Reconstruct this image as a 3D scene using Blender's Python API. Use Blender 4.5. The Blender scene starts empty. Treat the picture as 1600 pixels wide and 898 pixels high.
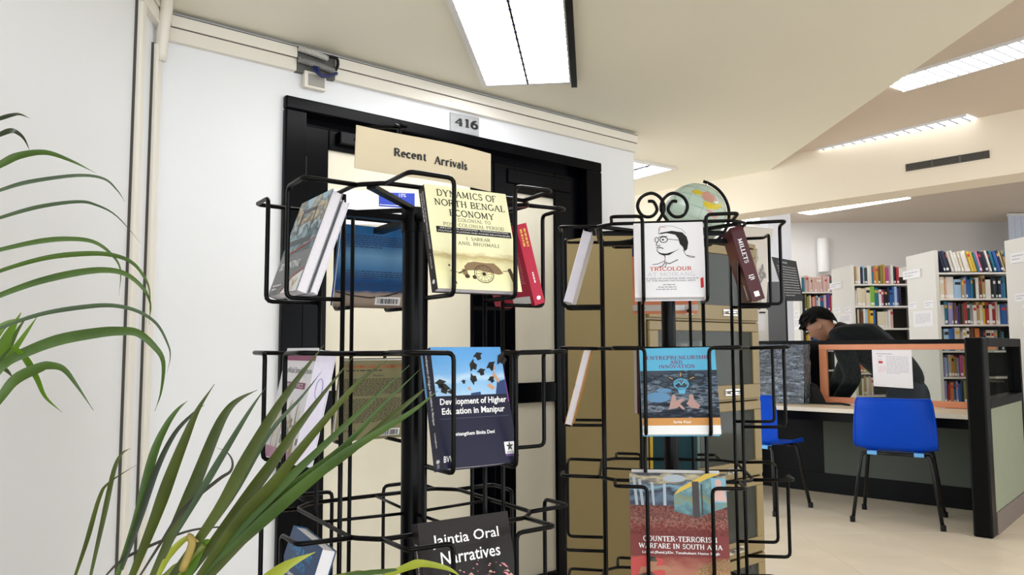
import bpy, bmesh, math, random
from mathutils import Vector, Matrix, noise

# ------------------------------------------------------------------ camera, world, exposure
FPX, CX, CY = 1200.0, 800.0, 449.0
CAM_H = 1.2
PITCH = math.atan2(545.0 - 449.0, FPX)
ROLL = -0.004
sc = bpy.context.scene
C = sc.collection
cam_data = bpy.data.cameras.new('camera')
cam = bpy.data.objects.new('camera', cam_data)
C.objects.link(cam)
cam_data.sensor_fit = 'HORIZONTAL'
cam_data.sensor_width = 36.0
cam_data.lens = 36.0 * FPX / 1600.0
cam_data.clip_start = 0.02
CAM_R = Matrix.Rotation(math.pi / 2 + PITCH, 3, 'X') @ Matrix.Rotation(ROLL, 3, 'Z')
cam.matrix_world = Matrix.Translation((0, 0, CAM_H)) @ CAM_R.to_4x4()
sc.camera = cam

world = bpy.data.worlds.new('world')
sc.world = world
world.use_nodes = True
bgn = world.node_tree.nodes['Background']
bgn.inputs[0].default_value = (0.92, 0.96, 1.0, 1)
bgn.inputs[1].default_value = 1.5
sc.view_settings.view_transform = 'Standard'
sc.view_settings.look = 'None'
sc.view_settings.gamma = 1.0
sc.view_settings.use_curve_mapping = False
sc.view_settings.exposure = 1.12
STRIP = 7.0
LAMP = 5.0          # strength of the fluorescent ceiling fittings

# ------------------------------------------------------------------ pixel -> place
CO = Vector((0, 0, CAM_H))
def ray(px, py):
    return (CAM_R @ Vector(((px - CX) / FPX, -(py - CY) / FPX, -1.0))).normalized()
def atz(px, py, z):
    d = ray(px, py); return CO + d * ((z - CAM_H) / d.z)
def aty(px, py, y):
    d = ray(px, py); return CO + d * (y / d.y)
def onp(px, py, p0, n):
    d = ray(px, py); return CO + d * ((Vector(p0) - CO).dot(n) / d.dot(n))

# ------------------------------------------------------------------ materials
def lin(c):
    if isinstance(c, str):
        c = c.lstrip('#'); c = [int(c[i:i + 2], 16) / 255.0 for i in (0, 2, 4)]
    return tuple((x / 12.92 if x <= 0.04045 else ((x + 0.055) / 1.055) ** 2.4) for x in c[:3]) + (1.0,)
MATS = {}
def mat(name, c, rough=0.5, metal=0.0, spec=0.5, var=0.0, vscale=8.0, bump=0.0, bscale=60.0, coat=0.0):
    """plain or lightly mottled procedural material"""
    if name in MATS: return MATS[name]
    m = bpy.data.materials.new(name); m.use_nodes = True
    nt = m.node_tree; b = nt.nodes['Principled BSDF']
    col = lin(c)
    b.inputs['Base Color'].default_value = col
    b.inputs['Roughness'].default_value = rough
    b.inputs['Metallic'].default_value = metal
    b.inputs['Specular IOR Level'].default_value = spec
    b.inputs['Coat Weight'].default_value = coat
    if var > 0 or bump > 0:
        tc = nt.nodes.new('ShaderNodeTexCoord')
    if var > 0:
        n = nt.nodes.new('ShaderNodeTexNoise'); n.inputs['Scale'].default_value = vscale; n.inputs['Detail'].default_value = 4
        nt.links.new(tc.outputs['Object'], n.inputs['Vector'])
        r = nt.nodes.new('ShaderNodeValToRGB')
        r.color_ramp.elements[0].position = 0.3; r.color_ramp.elements[1].position = 0.7
        r.color_ramp.elements[0].color = tuple(x * (1 - var) for x in col[:3]) + (1,)
        r.color_ramp.elements[1].color = tuple(min(1, x * (1 + var)) for x in col[:3]) + (1,)
        nt.links.new(n.outputs['Fac'], r.inputs[0]); nt.links.new(r.outputs[0], b.inputs['Base Color'])
    if bump > 0:
        n2 = nt.nodes.new('ShaderNodeTexNoise'); n2.inputs['Scale'].default_value = bscale
        nt.links.new(tc.outputs['Object'], n2.inputs['Vector'])
        bp = nt.nodes.new('ShaderNodeBump'); bp.inputs['Strength'].default_value = bump; bp.inputs['Distance'].default_value = 0.01
        nt.links.new(n2.outputs['Fac'], bp.inputs['Height']); nt.links.new(bp.outputs[0], b.inputs['Normal'])
    MATS[name] = m
    return m
def emis(name, c, s):
    if name in MATS: return MATS[name]
    m = bpy.data.materials.new(name); m.use_nodes = True
    b = m.node_tree.nodes['Principled BSDF']
    b.inputs['Base Color'].default_value = (0.9, 0.9, 0.9, 1)
    b.inputs['Emission Color'].default_value = lin(c); b.inputs['Emission Strength'].default_value = s
    MATS[name] = m; return m
def glass(name, c=(1, 1, 1), alpha=0.12, rough=0.02):
    if name in MATS: return MATS[name]
    m = bpy.data.materials.new(name); m.use_nodes = True
    nt = m.node_tree; b = nt.nodes['Principled BSDF']
    b.inputs['Base Color'].default_value = lin(c); b.inputs['Roughness'].default_value = rough
    tr = nt.nodes.new('ShaderNodeBsdfTransparent'); tr.inputs[0].default_value = lin((0.95, 0.96, 0.95))
    mx = nt.nodes.new('ShaderNodeMixShader'); mx.inputs[0].default_value = alpha
    nt.links.new(tr.outputs[0], mx.inputs[1]); nt.links.new(b.outputs[0], mx.inputs[2])
    nt.links.new(mx.outputs[0], nt.nodes['Material Output'].inputs['Surface'])
    MATS[name] = m; return m
def art(name, stops, axis='Z', dist=0.08, scale=6.0, rough=0.3, mode='noise', detail=5.0, stretch=(1, 1, 1)):
    """printed picture: colours run along one axis of the sheet, broken up by noise"""
    if name in MATS: return MATS[name]
    m = bpy.data.materials.new(name); m.use_nodes = True
    nt = m.node_tree; b = nt.nodes['Principled BSDF']; b.inputs['Roughness'].default_value = rough; b.inputs['Specular IOR Level'].default_value = .2
    tc = nt.nodes.new('ShaderNodeTexCoord')
    mp = nt.nodes.new('ShaderNodeMapping'); mp.inputs['Scale'].default_value = stretch
    nt.links.new(tc.outputs['Generated'], mp.inputs['Vector'])
    if mode == 'voronoi':
        n = nt.nodes.new('ShaderNodeTexVoronoi'); n.inputs['Scale'].default_value = scale; fo = n.outputs['Distance']
    else:
        n = nt.nodes.new('ShaderNodeTexNoise'); n.inputs['Scale'].default_value = scale; n.inputs['Detail'].default_value = detail; fo = n.outputs['Fac']
    nt.links.new(mp.outputs[0], n.inputs['Vector'])
    sep = nt.nodes.new('ShaderNodeSeparateXYZ'); nt.links.new(tc.outputs['Generated'], sep.inputs[0])
    sub = nt.nodes.new('ShaderNodeMath'); sub.operation = 'SUBTRACT'; sub.inputs[1].default_value = 0.5
    nt.links.new(fo, sub.inputs[0])
    mad = nt.nodes.new('ShaderNodeMath'); mad.operation = 'MULTIPLY_ADD'; mad.inputs[1].default_value = dist
    nt.links.new(sub.outputs[0], mad.inputs[0]); nt.links.new(sep.outputs[axis], mad.inputs[2])
    r = nt.nodes.new('ShaderNodeValToRGB'); el = r.color_ramp.elements
    while len(el) < len(stops): el.new(0.5)
    for e, (p, c) in zip(el, stops): e.position = p
    for e, (p, c) in zip(el, stops): e.position = p; e.color = lin(c)
    nt.links.new(mad.outputs[0], r.inputs[0]); nt.links.new(r.outputs[0], b.inputs['Base Color'])
    MATS[name] = m; return m

# ------------------------------------------------------------------ mesh building
class MB:
    def __init__(s): s.v = []; s.f = []; s.m = []
    def add(s, vs, fs, mi=0):
        o = len(s.v); s.v += [Vector(v) for v in vs]
        s.f += [tuple(i + o for i in f) for f in fs]; s.m += [mi] * len(fs); return s
    def box(s, lo, hi, mi=0, M=None):
        x0, y0, z0 = lo; x1, y1, z1 = hi
        vs = [Vector(p) for p in ((x0,y0,z0),(x1,y0,z0),(x1,y1,z0),(x0,y1,z0),(x0,y0,z1),(x1,y0,z1),(x1,y1,z1),(x0,y1,z1))]
        if M is not None: vs = [M @ v for v in vs]
        return s.add(vs, [(0,3,2,1),(4,5,6,7),(0,1,5,4),(1,2,6,5),(2,3,7,6),(3,0,4,7)], mi)
    def tube(s, pts, r, n=6, closed=False, mi=0):
        pts = [Vector(p) for p in pts]; k = len(pts)
        rad = r if isinstance(r, (list, tuple)) else [r] * k
        tan = []
        for i in range(k):
            a = pts[(i - 1) % k] if (closed or i > 0) else pts[i]
            b = pts[(i + 1) % k] if (closed or i < k - 1) else pts[i]
            t = (b - a); tan.append(t.normalized() if t.length > 1e-9 else Vector((0, 0, 1)))
        up = Vector((0, 0, 1)) if abs(tan[0].z) < 0.9 else Vector((1, 0, 0))
        nrm = (up - tan[0] * up.dot(tan[0])).normalized()
        vs = []
        for i in range(k):
            nrm = (nrm - tan[i] * nrm.dot(tan[i]))
            nrm = nrm.normalized() if nrm.length > 1e-6 else tan[i].orthogonal().normalized()
            bi = tan[i].cross(nrm)
            for j in range(n):
                a = 2 * math.pi * j / n
                vs.append(pts[i] + (nrm * math.cos(a) + bi * math.sin(a)) * rad[i])
        fs = []
        for i in range(k if closed else k - 1):
            for j in range(n):
                a = i * n + j; b = i * n + (j + 1) % n
                c = ((i + 1) % k) * n + (j + 1) % n; d = ((i + 1) % k) * n + j
                fs.append((a, b, c, d))
        if not closed:
            fs.append(tuple(range(n - 1, -1, -1))); fs.append(tuple((k - 1) * n + j for j in range(n)))
        return s.add(vs, fs, mi)
    def lathe(s, prof, n=16, M=None, mi=0):
        vs = []; k = len(prof)
        for r, z in prof:
            for j in range(n):
                a = 2 * math.pi * j / n; vs.append(Vector((r * math.cos(a), r * math.sin(a), z)))
        fs = [(i*n+j, i*n+(j+1)%n, (i+1)*n+(j+1)%n, (i+1)*n+j) for i in range(k-1) for j in range(n)]
        fs.append(tuple(range(n - 1, -1, -1))); fs.append(tuple((k - 1) * n + j for j in range(n)))
        if M is not None: vs = [M @ v for v in vs]
        return s.add(vs, fs, mi)
    def prism(s, top, off, mi=0):
        """closed polygon (3D points) swept by vector off"""
        k = len(top); a = [Vector(p) for p in top]; b = [p + Vector(off) for p in a]
        fs = [tuple(range(k)), tuple(range(2 * k - 1, k - 1, -1))]
        fs += [(i, k + i, k + (i + 1) % k, (i + 1) % k) for i in range(k)]
        return s.add(a + b, fs, mi)
    def sheet(s, P, nu, nv, mi=0):
        """P(u,v) -> point, grid surface"""
        vs = [P(i / nu, j / nv) for j in range(nv + 1) for i in range(nu + 1)]
        fs = [(j*(nu+1)+i, j*(nu+1)+i+1, (j+1)*(nu+1)+i+1, (j+1)*(nu+1)+i) for j in range(nv) for i in range(nu)]
        return s.add(vs, fs, mi)
    def build(s, name, mats, parent=None, smooth=False, bevel=0.0, world=False, fix=True, recenter=False):
        me = bpy.data.meshes.new(name)
        vs = s.v
        loc = None
        if world and parent is not None:
            W = mw(parent).inverted(); vs = [W @ v for v in vs]
        if recenter and parent is None:
            lo = Vector((min(v.x for v in vs), min(v.y for v in vs), min(v.z for v in vs)))
            hi = Vector((max(v.x for v in vs), max(v.y for v in vs), max(v.z for v in vs)))
            loc = Vector(((lo.x + hi.x) / 2, (lo.y + hi.y) / 2, lo.z)); vs = [v - loc for v in vs]
        me.from_pydata([tuple(v) for v in vs], [], s.f)
        if not isinstance(mats, (list, tuple)): mats = [mats]
        for m in mats: me.materials.append(m)
        me.polygons.foreach_set('material_index', s.m)
        if fix:
            bm = bmesh.new(); bm.from_mesh(me); bmesh.ops.recalc_face_normals(bm, faces=bm.faces); bm.to_mesh(me); bm.free()
        if smooth:
            me.polygons.foreach_set('use_smooth', [True] * len(me.polygons))
        me.update()
        o = bpy.data.objects.new(name, me); C.objects.link(o)
        if parent is not None: o.parent = parent
        if loc is not None: o.location = loc
        if bevel > 0:
            b = o.modifiers.new('bevel', 'BEVEL'); b.width = bevel; b.segments = 2; b.limit_method = 'ANGLE'
        if smooth == 'angle':
            try: me.set_sharp_from_angle(angle=math.radians(40))
            except Exception: pass
        return o
def mw(o):
    return (mw(o.parent) if o.parent else Matrix.Identity(4)) @ o.matrix_basis
def tag(o, label=None, cat=None, group=None, kind=None):
    if label: o['label'] = label
    if cat: o['category'] = cat
    if group: o['group'] = group
    if kind: o['kind'] = kind
    return o
def empty(name, loc=(0, 0, 0), rz=0.0, label=None, cat=None, group=None):
    o = bpy.data.objects.new(name, None); C.objects.link(o)
    o.empty_display_size = 0.05
    o.location = loc; o.rotation_euler = (0, 0, rz)
    return tag(o, label, cat, group)
def emptyM(name, M, label=None, cat=None, group=None):
    o = bpy.data.objects.new(name, None); C.objects.link(o); o.empty_display_size = 0.05
    o.matrix_basis = M
    return tag(o, label, cat, group)
def rounded(pts, r, n=3, closed=False):
    """round the corners of a polyline"""
    pts = [Vector(p) for p in pts]; out = []; k = len(pts)
    for i in range(k):
        if not closed and i in (0, k - 1): out.append(pts[i]); continue
        p = pts[i]; a = pts[(i - 1) % k] - p; b = pts[(i + 1) % k] - p
        d = min(r, a.length * 0.45, b.length * 0.45)
        A = p + a.normalized() * d; B = p + b.normalized() * d
        for j in range(n + 1):
            t = j / n; out.append(A * (1 - t) ** 2 + p * 2 * t * (1 - t) + B * t * t)
    return out
def catmull(pts, n=4):
    pts = [Vector(p) for p in pts]
    if len(pts) < 3:
        return [pts[0].lerp(pts[-1], i / n) for i in range(n + 1)]
    P = [pts[0] * 2 - pts[1]] + pts + [pts[-1] * 2 - pts[-2]]; out = []
    for i in range(1, len(P) - 2):
        for j in range(n):
            t = j / n
            out.append(0.5 * ((2 * P[i]) + (P[i+1] - P[i-1]) * t + (2*P[i-1] - 5*P[i] + 4*P[i+1] - P[i+2]) * t*t + (3*P[i] - P[i-1] - 3*P[i+1] + P[i+2]) * t**3))
    out.append(pts[-1]); return out
def loc2(loc, rz):
    return Matrix.Translation(loc) @ Matrix.Rotation(rz, 4, 'Z')
def ext(M, x, y, z): return M @ Vector((x, y, z))

# ------------------------------------------------------------------ lettering
TCACHE = {}
def text2d(s, bold=0.0):
    key = (s, bold)
    if key in TCACHE: return TCACHE[key]
    cu = bpy.data.curves.new('lettering', 'FONT'); cu.body = s; cu.offset = bold; cu.resolution_u = 2
    o = bpy.data.objects.new('lettering', cu); C.objects.link(o)
    dg = bpy.context.evaluated_depsgraph_get()
    me = bpy.data.meshes.new_from_object(o.evaluated_get(dg))
    vs = [(v.co.x, v.co.y) for v in me.vertices]; fs = [tuple(p.vertices) for p in me.polygons]
    bpy.data.objects.remove(o); bpy.data.curves.remove(cu); bpy.data.meshes.remove(me)
    x0 = min(v[0] for v in vs); x1 = max(v[0] for v in vs); y0 = min(v[1] for v in vs); y1 = max(v[1] for v in vs)
    TCACHE[key] = ([((x - x0) / (x1 - x0), (y - y0) / (y1 - y0)) for x, y in vs], fs)
    return TCACHE[key]
# a small stroke alphabet with slab serifs, for the serifed titles (unit box, thick stems, thin bars)
def _arc(cx, cy, rx, ry, a0, a1, n=10):
    return [(cx + rx * math.cos(math.radians(a0 + (a1 - a0) * i / n)), cy + ry * math.sin(math.radians(a0 + (a1 - a0) * i / n))) for i in range(n + 1)]
# (width, [(polyline, weight)], [serif (x, y, half length)])
SER = {
 'A': (.8, [([(.08,0),(.40,1)],.6), ([(.40,1),(.72,0)],1), ([(.2,.36),(.6,.36)],.5)], [(.08,0,.1),(.72,0,.1)]),
 'B': (.68, [([(.14,0),(.14,1)],1), ([(.14,1)]+_arc(.34,.76,.22,.24,90,-90)+[(.14,.52)],.8), ([(.14,.52)]+_arc(.36,.26,.26,.26,90,-90)+[(.14,0)],.8)], [(.08,0,.08),(.08,1,.08)]),
 'C': (.76, [(_arc(.42,.5,.34,.5,42,318,14),.9)], [(.68,.86,.03)]),
 'D': (.78, [([(.14,0),(.14,1)],1), ([(.14,1)]+_arc(.32,.5,.38,.5,90,-90,12)+[(.14,0)],.8)], [(.08,0,.08),(.08,1,.08)]),
 'E': (.66, [([(.14,0),(.14,1)],1), ([(.1,1),(.58,1),(.58,.84)],.6), ([(.14,.52),(.46,.52)],.6), ([(.1,0),(.6,0),(.6,.18)],.6)], [(.08,0,.08),(.08,1,.08)]),
 'F': (.62, [([(.14,0),(.14,1)],1), ([(.1,1),(.56,1),(.56,.82)],.6), ([(.14,.52),(.44,.52)],.6)], [(.14,0,.12),(.08,1,.08)]),
 'G': (.8, [(_arc(.42,.5,.34,.5,42,330,14),.9), ([(.7,.42),(.7,.08)],.9)], [(.66,.42,.1)]),
 'H': (.82, [([(.16,0),(.16,1)],1), ([(.66,0),(.66,1)],1), ([(.16,.52),(.66,.52)],.6)], [(.16,0,.12),(.16,1,.12),(.66,0,.12),(.66,1,.12)]),
 'I': (.4, [([(.2,0),(.2,1)],1)], [(.2,0,.13),(.2,1,.13)]),
 'K': (.78, [([(.16,0),(.16,1)],1), ([(.62,1),(.18,.45)],.6), ([(.3,.58),(.66,0)],1)], [(.16,0,.12),(.16,1,.12),(.62,1,.1),(.66,0,.1)]),
 'L': (.62, [([(.16,0),(.16,1)],1), ([(.1,0),(.56,0),(.56,.2)],.6)], [(.16,1,.12),(.08,0,.08)]),
 'M': (.96, [([(.14,0),(.16,1)],.6), ([(.16,1),(.46,.1)],1), ([(.46,.1),(.78,1)],.6), ([(.78,1),(.8,0)],1)], [(.14,0,.1),(.8,0,.12),(.12,1,.07),(.82,1,.07)]),
 'N': (.84, [([(.16,0),(.16,1)],.6), ([(.16,1),(.68,0)],1), ([(.68,0),(.68,1)],.6)], [(.16,0,.11),(.1,1,.08),(.68,1,.11)]),
 'O': (.84, [(_arc(.42,.5,.36,.5,0,360,20),.9)], []),
 'P': (.66, [([(.14,0),(.14,1)],1), ([(.14,1)]+_arc(.34,.74,.24,.26,90,-90)+[(.14,.48)],.8)], [(.14,0,.12),(.08,1,.08)]),
 'R': (.76, [([(.14,0),(.14,1)],1), ([(.14,1)]+_arc(.34,.75,.23,.25,90,-90)+[(.14,.5)],.8), ([(.36,.5),(.66,0)],.95)], [(.14,0,.12),(.08,1,.08),(.68,0,.07)]),
 'S': (.6, [([(.52,.82)]+_arc(.3,.76,.2,.24,60,270)+_arc(.3,.27,.22,.26,90,-130)+[(.08,.2)],.85)], []),
 'T': (.72, [([(.36,0),(.36,1)],1), ([(.06,.82),(.06,1),(.66,1),(.66,.82)],.6)], [(.36,0,.13)]),
 'U': (.82, [([(.16,1),(.16,.3)]+_arc(.41,.3,.25,.3,180,360)+[(.66,1)],.85)], [(.16,1,.12),(.66,1,.1)]),
 'V': (.8, [([(.08,1),(.40,0)],1), ([(.40,0),(.72,1)],.6)], [(.08,1,.1),(.72,1,.1)]),
 'W': (1.08, [([(.06,1),(.3,0)],1), ([(.3,0),(.54,.9)],.6), ([(.54,.9),(.78,0)],1), ([(.78,0),(1.0,1)],.6)], [(.06,1,.1),(.54,1,.08),(1.0,1,.08)]),
 'Y': (.8, [([(.08,1),(.40,.46)],1), ([(.72,1),(.40,.46)],.6), ([(.4,0),(.4,.46)],1)], [(.08,1,.1),(.72,1,.1),(.4,0,.13)]),
 '-': (.4, [([(.06,.45),(.34,.45)],.8)], []), ' ': (.36, [], []), '.': (.26, [([(.08,.03),(.18,.03)],1.0)], []),
 'a': (.6, [(_arc(.27,.2,.19,.2,0,360,14),.8), ([(.14,.6),(.3,.66),(.44,.54),(.44,.08),(.54,.02)],.9)], []),
 'c': (.54, [(_arc(.3,.33,.22,.33,50,315,12),.9)], [(.44,.56,.04)]),
 'e': (.58, [([(.1,.36),(.5,.36)]+_arc(.3,.34,.21,.32,5,310,14),.8)], []),
 'i': (.36, [([(.18,0),(.18,.66)],1), ([(.18,.86),(.18,.98)],1.1)], [(.18,0,.13),(.12,.66,.07)]),
 'l': (.36, [([(.18,0),(.18,1)],1)], [(.18,0,.13),(.12,1,.07)]),
 'n': (.7, [([(.16,0),(.16,.66)],1), ([(.16,.5)]+_arc(.35,.44,.18,.22,160,0)+[(.53,0)],.9)], [(.16,0,.11),(.1,.66,.07),(.53,0,.11)]),
 'r': (.56, [([(.16,0),(.16,.66)],1), ([(.16,.46),(.28,.62),(.42,.66),(.46,.54)],.8)], [(.16,0,.13),(.1,.66,.07)]),
 's': (.48, [([(.4,.54)]+_arc(.25,.5,.14,.16,60,270)+_arc(.25,.17,.16,.17,90,-130)+[(.08,.16)],.8)], []),
 't': (.42, [([(.2,.9),(.2,.1),(.28,0),(.38,.08)],.9), ([(.06,.66),(.36,.66)],.6)], []),
 'v': (.62, [([(.08,.66),(.31,0)],1), ([(.31,0),(.54,.66)],.6)], [(.08,.66,.09),(.54,.66,.09)]),
 '4': (.72, [([(.46,0),(.46,1)],1), ([(.46,1),(.06,.32),(.64,.32)],.7)], [(.46,0,.14)]),
 '1': (.46, [([(.24,0),(.24,1),(.1,.84)],1)], [(.24,0,.16)]),
 '6': (.66, [(_arc(.33,.3,.23,.3,0,360,16),.95), ([(.1,.3),(.14,.66),(.3,.92),(.52,1)],.95)], []),
}
def serif2d(s, wt=0.12, gap=0.06):
    key = ('serif', s, wt)
    if key in TCACHE: return TCACHE[key]
    vs = []; fs = []; x = 0.0
    def seg(poly, w):
        pl = [Vector((p[0], p[1])) for p in poly]
        for i in range(len(pl) - 1):
            a, b = pl[i], pl[i + 1]; d = b - a
            if d.length < 1e-6: continue
            d.normalize(); n = Vector((-d.y, d.x)) * w / 2; e = d * w * 0.3
            a2 = a - (e if i > 0 else Vector((0, 0))); b2 = b + (e if i < len(pl) - 2 else Vector((0, 0)))
            o = len(vs)
            for q in (a2 - n, b2 - n, b2 + n, a2 + n): vs.append((q.x + x, q.y))
            fs.append((o, o + 1, o + 2, o + 3))
    for ch in s:
        w, st, se = SER.get(ch, SER[' '])
        for pl, k in st: seg(pl, wt * k)
        for (sx, sy, hl) in se: seg([(sx - hl, sy), (sx + hl, sy)], wt * 0.55)
        x += w + gap
    x0 = min(v[0] for v in vs); x1 = max(v[0] for v in vs); y0 = min(v[1] for v in vs); y1 = max(v[1] for v in vs)
    TCACHE[key] = ([((a - x0) / (x1 - x0), (b - y0) / (y1 - y0)) for a, b in vs], fs)
    return TCACHE[key]
class Print:
    """flat print on a sheet: everything in sheet units u (right) and v (up), 0..1; lay() maps it on to the surface"""
    def __init__(s): s.v = []; s.f = []
    def text(s, t, u0, v0, u1, v1, bold=0.0, serif=False, slant=0.0, wt=0.12):
        vs, fs = serif2d(t, wt) if serif else text2d(t, bold)
        o = len(s.v)
        s.v += [(u0 + x * (u1 - u0) + slant * y * (v1 - v0), v0 + y * (v1 - v0)) for x, y in vs]
        s.f += [tuple(i + o for i in f) for f in fs]; return s
    def poly(s, *pts):
        o = len(s.v); s.v += list(pts); s.f.append(tuple(range(o, o + len(pts)))); return s
    def rect(s, u0, v0, u1, v1): return s.poly((u0, v0), (u1, v0), (u1, v1), (u0, v1))
    def disc(s, u, v, ru, rv, n=14): return s.poly(*[(u + ru * math.cos(2 * math.pi * i / n), v + rv * math.sin(2 * math.pi * i / n)) for i in range(n)])
    def stroke(s, pts, w, asp=1.0):
        """pen line; asp = sheet width / height"""
        for i in range(len(pts) - 1):
            a = Vector((pts[i][0] * asp, pts[i][1])); b = Vector((pts[i + 1][0] * asp, pts[i + 1][1])); d = b - a
            if d.length < 1e-6: continue
            d.normalize(); n = Vector((-d.y, d.x)) * w / 2; e = d * w * 0.3
            s.poly(*[(q.x / asp, q.y) for q in (a - e - n, b + e - n, b + e + n, a - e + n)])
        return s
    def ring(s, u, v, ru, rv, w, asp=1.0, n=20, a0=0, a1=360):
        return s.stroke([(u + ru * math.cos(math.radians(a0 + (a1 - a0) * i / n)), v + rv * math.sin(math.radians(a0 + (a1 - a0) * i / n))) for i in range(n + 1)], w, asp)
    def lines(s, u0, v0, u1, v1, n, rnd, fill=0.5, word=0.05):
        """illegible small print"""
        dv = (v1 - v0) / n
        for i in range(n):
            u = u0; v = v1 - (i + 1) * dv
            end = u1 if i < n - 1 else u0 + (u1 - u0) * 0.6
            while u < end - 0.01:
                w = word * rnd.uniform(0.4, 1.4); e = min(end, u + w)
                s.rect(u, v + dv * (0.5 - fill / 2), e, v + dv * (0.5 + fill / 2)); u = e + word * 0.25
        return s
    def lay(s, name, m, parent, fn):
        b = MB(); b.add([fn(u, v) for u, v in s.v], s.f)
        o = b.build(name, m, parent, fix=False); o['kind'] = 'stuff'; return o

# ================================================================== SETTING
M_wall = mat('wall_paint', '#e7e9ec', 0.45, var=0.012, vscale=2.0)
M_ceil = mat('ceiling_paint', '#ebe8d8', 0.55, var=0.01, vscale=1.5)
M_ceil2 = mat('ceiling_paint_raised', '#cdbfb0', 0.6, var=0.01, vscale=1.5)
M_beam = mat('beam_paint', '#e8ddc9', 0.55, var=0.012, vscale=2.0)
M_back = mat('back_wall_paint', '#d6d4d1', 0.7, var=0.02, vscale=1.0)
M_black = mat('black_gloss_paint', '#020307', 0.25, spec=0.10, var=0.2, vscale=12, bump=0.04, bscale=30)
M_wire = mat('black_wire_enamel', '#030304', 0.3, spec=0.14)
M_duct = mat('trunking_plastic', '#e4dfd4', 0.4)
M_white = mat('white_paper', '#f1f0f2', 0.6)
M_ink = mat('black_ink', '#151518', 0.5)
M_chrome = mat('chrome', '#c9c9c6', 0.18, metal=1.0)
M_tube = emis('lamp_diffuser', '#ffffff', LAMP)
M_tube2 = emis('lamp_diffuser_strip', '#ffffff', STRIP)
M_lamptrim = mat('lamp_trim', '#dedfe0', 0.35)
M_dark = mat('dark_metal', '#0d0d0f', 0.4, spec=.2)

ANG = math.radians(39.7)
WD = Vector((math.cos(ANG), math.sin(ANG), 0)); WN = Vector((math.sin(ANG), -math.cos(ANG), 0))
P0 = atz(443, 150, 2.16)
WM = loc2((P0.x, P0.y, 0), ANG)                 # door wall frame: x along the wall, -y towards the room
def onw(px, py, off=0.0):
    return onp(px, py, P0 + WN * off, WN)
CEIL = 2.37

# floor slab with joints and tiles
M_grout = mat('floor_grout', '#b8aa96', 0.8)
M_tile = mat('floor_tile', '#e4d8c2', 0.32, var=0.06, vscale=3.5)
floor = MB().box((-3, -2, -0.1), (9, 12.2, -0.004)).build('floor', M_grout); tag(floor, kind='structure')
TS = 0.535
tm = MB().box((0.0015, 0.0015, -0.02), (TS - 0.0015, TS - 0.0015, 0.0)); t0 = None
for i in range(-4, 11):
    for j in range(0, 17):
        x = 0.25 + i * TS; y = 1.98 + j * TS - 0.10
        if x < 0.5 * (y - 3.2) - 1.2 or x > 0.78 * y + 0.3: continue
        if t0 is None: t0 = tm.build('floor_tile', M_tile, floor); o = t0
        else: o = t0.copy(); C.objects.link(o)
        o.location = (x, y, 0)

# door wall with its opening
DW, DH = 1.712, 2.16
b = MB()
b.box((-0.47, 0, 0), (0.03, 0.14, CEIL), M=WM)
b.box((DW - 0.03, 0, 0), (1.99, 0.14, CEIL), M=WM)
b.box((0.03, 0, DH - 0.02), (DW - 0.03, 0.14, CEIL), M=WM)
tag(b.build('wall_door', M_wall), kind='structure')
# return of the wall beyond its free end
# left wall, meeting the door wall at an obtuse corner
KC = WM @ Vector((-0.43, 0, 0))
BANG = math.radians(-80.3)
LM = loc2(KC, BANG)                              # x runs towards the camera, +y is away from the room? set below
LD = Vector((math.cos(BANG), math.sin(BANG), 0)); LN = Vector((math.cos(BANG + math.pi/2), math.sin(BANG + math.pi/2), 0))
tag(MB().box((-0.1, -0.14, 0), (4.4, 0, CEIL), M=LM).build('wall_left', M_wall), kind='structure')
def onl(px, py, off=0.0): return onp(px, py, KC + LN * off, LN)

# ceilings: low part, raised part beyond the step, beam, and the ceiling over the stacks
EX = 1.705
BA = math.radians(133.0); BD = Vector((math.cos(BA), math.sin(BA), 0)); BN = Vector((-math.sin(BA), math.cos(BA), 0)) * -1
if BN.y > 0: BN = -BN
B0 = atz(1195, 266, CEIL); B0 = Vector((EX, B0.y, 0))
UC = 2.445; BB = onp(1430, 294, B0, BN).z
bl = B0 + BD * 3.2; br = B0 - BD * 5.2
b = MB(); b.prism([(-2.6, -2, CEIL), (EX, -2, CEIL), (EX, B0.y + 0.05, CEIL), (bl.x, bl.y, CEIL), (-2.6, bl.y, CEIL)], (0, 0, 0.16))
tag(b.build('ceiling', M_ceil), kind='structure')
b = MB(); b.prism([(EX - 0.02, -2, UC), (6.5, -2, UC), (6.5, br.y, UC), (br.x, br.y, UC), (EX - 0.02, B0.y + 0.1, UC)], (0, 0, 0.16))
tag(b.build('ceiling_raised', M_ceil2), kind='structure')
b = MB(); b.prism([(bl.x, bl.y, BB), (br.x, br.y, BB), (br.x - BN.x * 0.25, br.y - BN.y * 0.25, BB), (bl.x - BN.x * 0.25, bl.y - BN.y * 0.25, BB)], (0, 0, 3.3 - BB))
tag(b.build('trim_1', M_beam), kind='structure')
SC = 3.1
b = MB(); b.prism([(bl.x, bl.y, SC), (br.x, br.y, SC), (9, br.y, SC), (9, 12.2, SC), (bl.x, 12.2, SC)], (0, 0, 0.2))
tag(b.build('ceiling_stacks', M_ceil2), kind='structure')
tag(MB().box((-1, 11.6, 0), (9, 11.75, SC + .1)).build('wall_back', M_back), kind='structure')
tag(MB().box((8.2, 4.0, 0), (8.35, 11.6, SC + .1)).build('wall_right', M_wall), kind='structure')
# white column by the posters, window light painted in as a blue tint
M_col = mat('column_paint', '#dfe2ea', 0.5)
tag(MB().box((3.03, 9.0, 0), (3.30, 9.3, SC)).build('trim_2', M_col), kind='structure')

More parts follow.
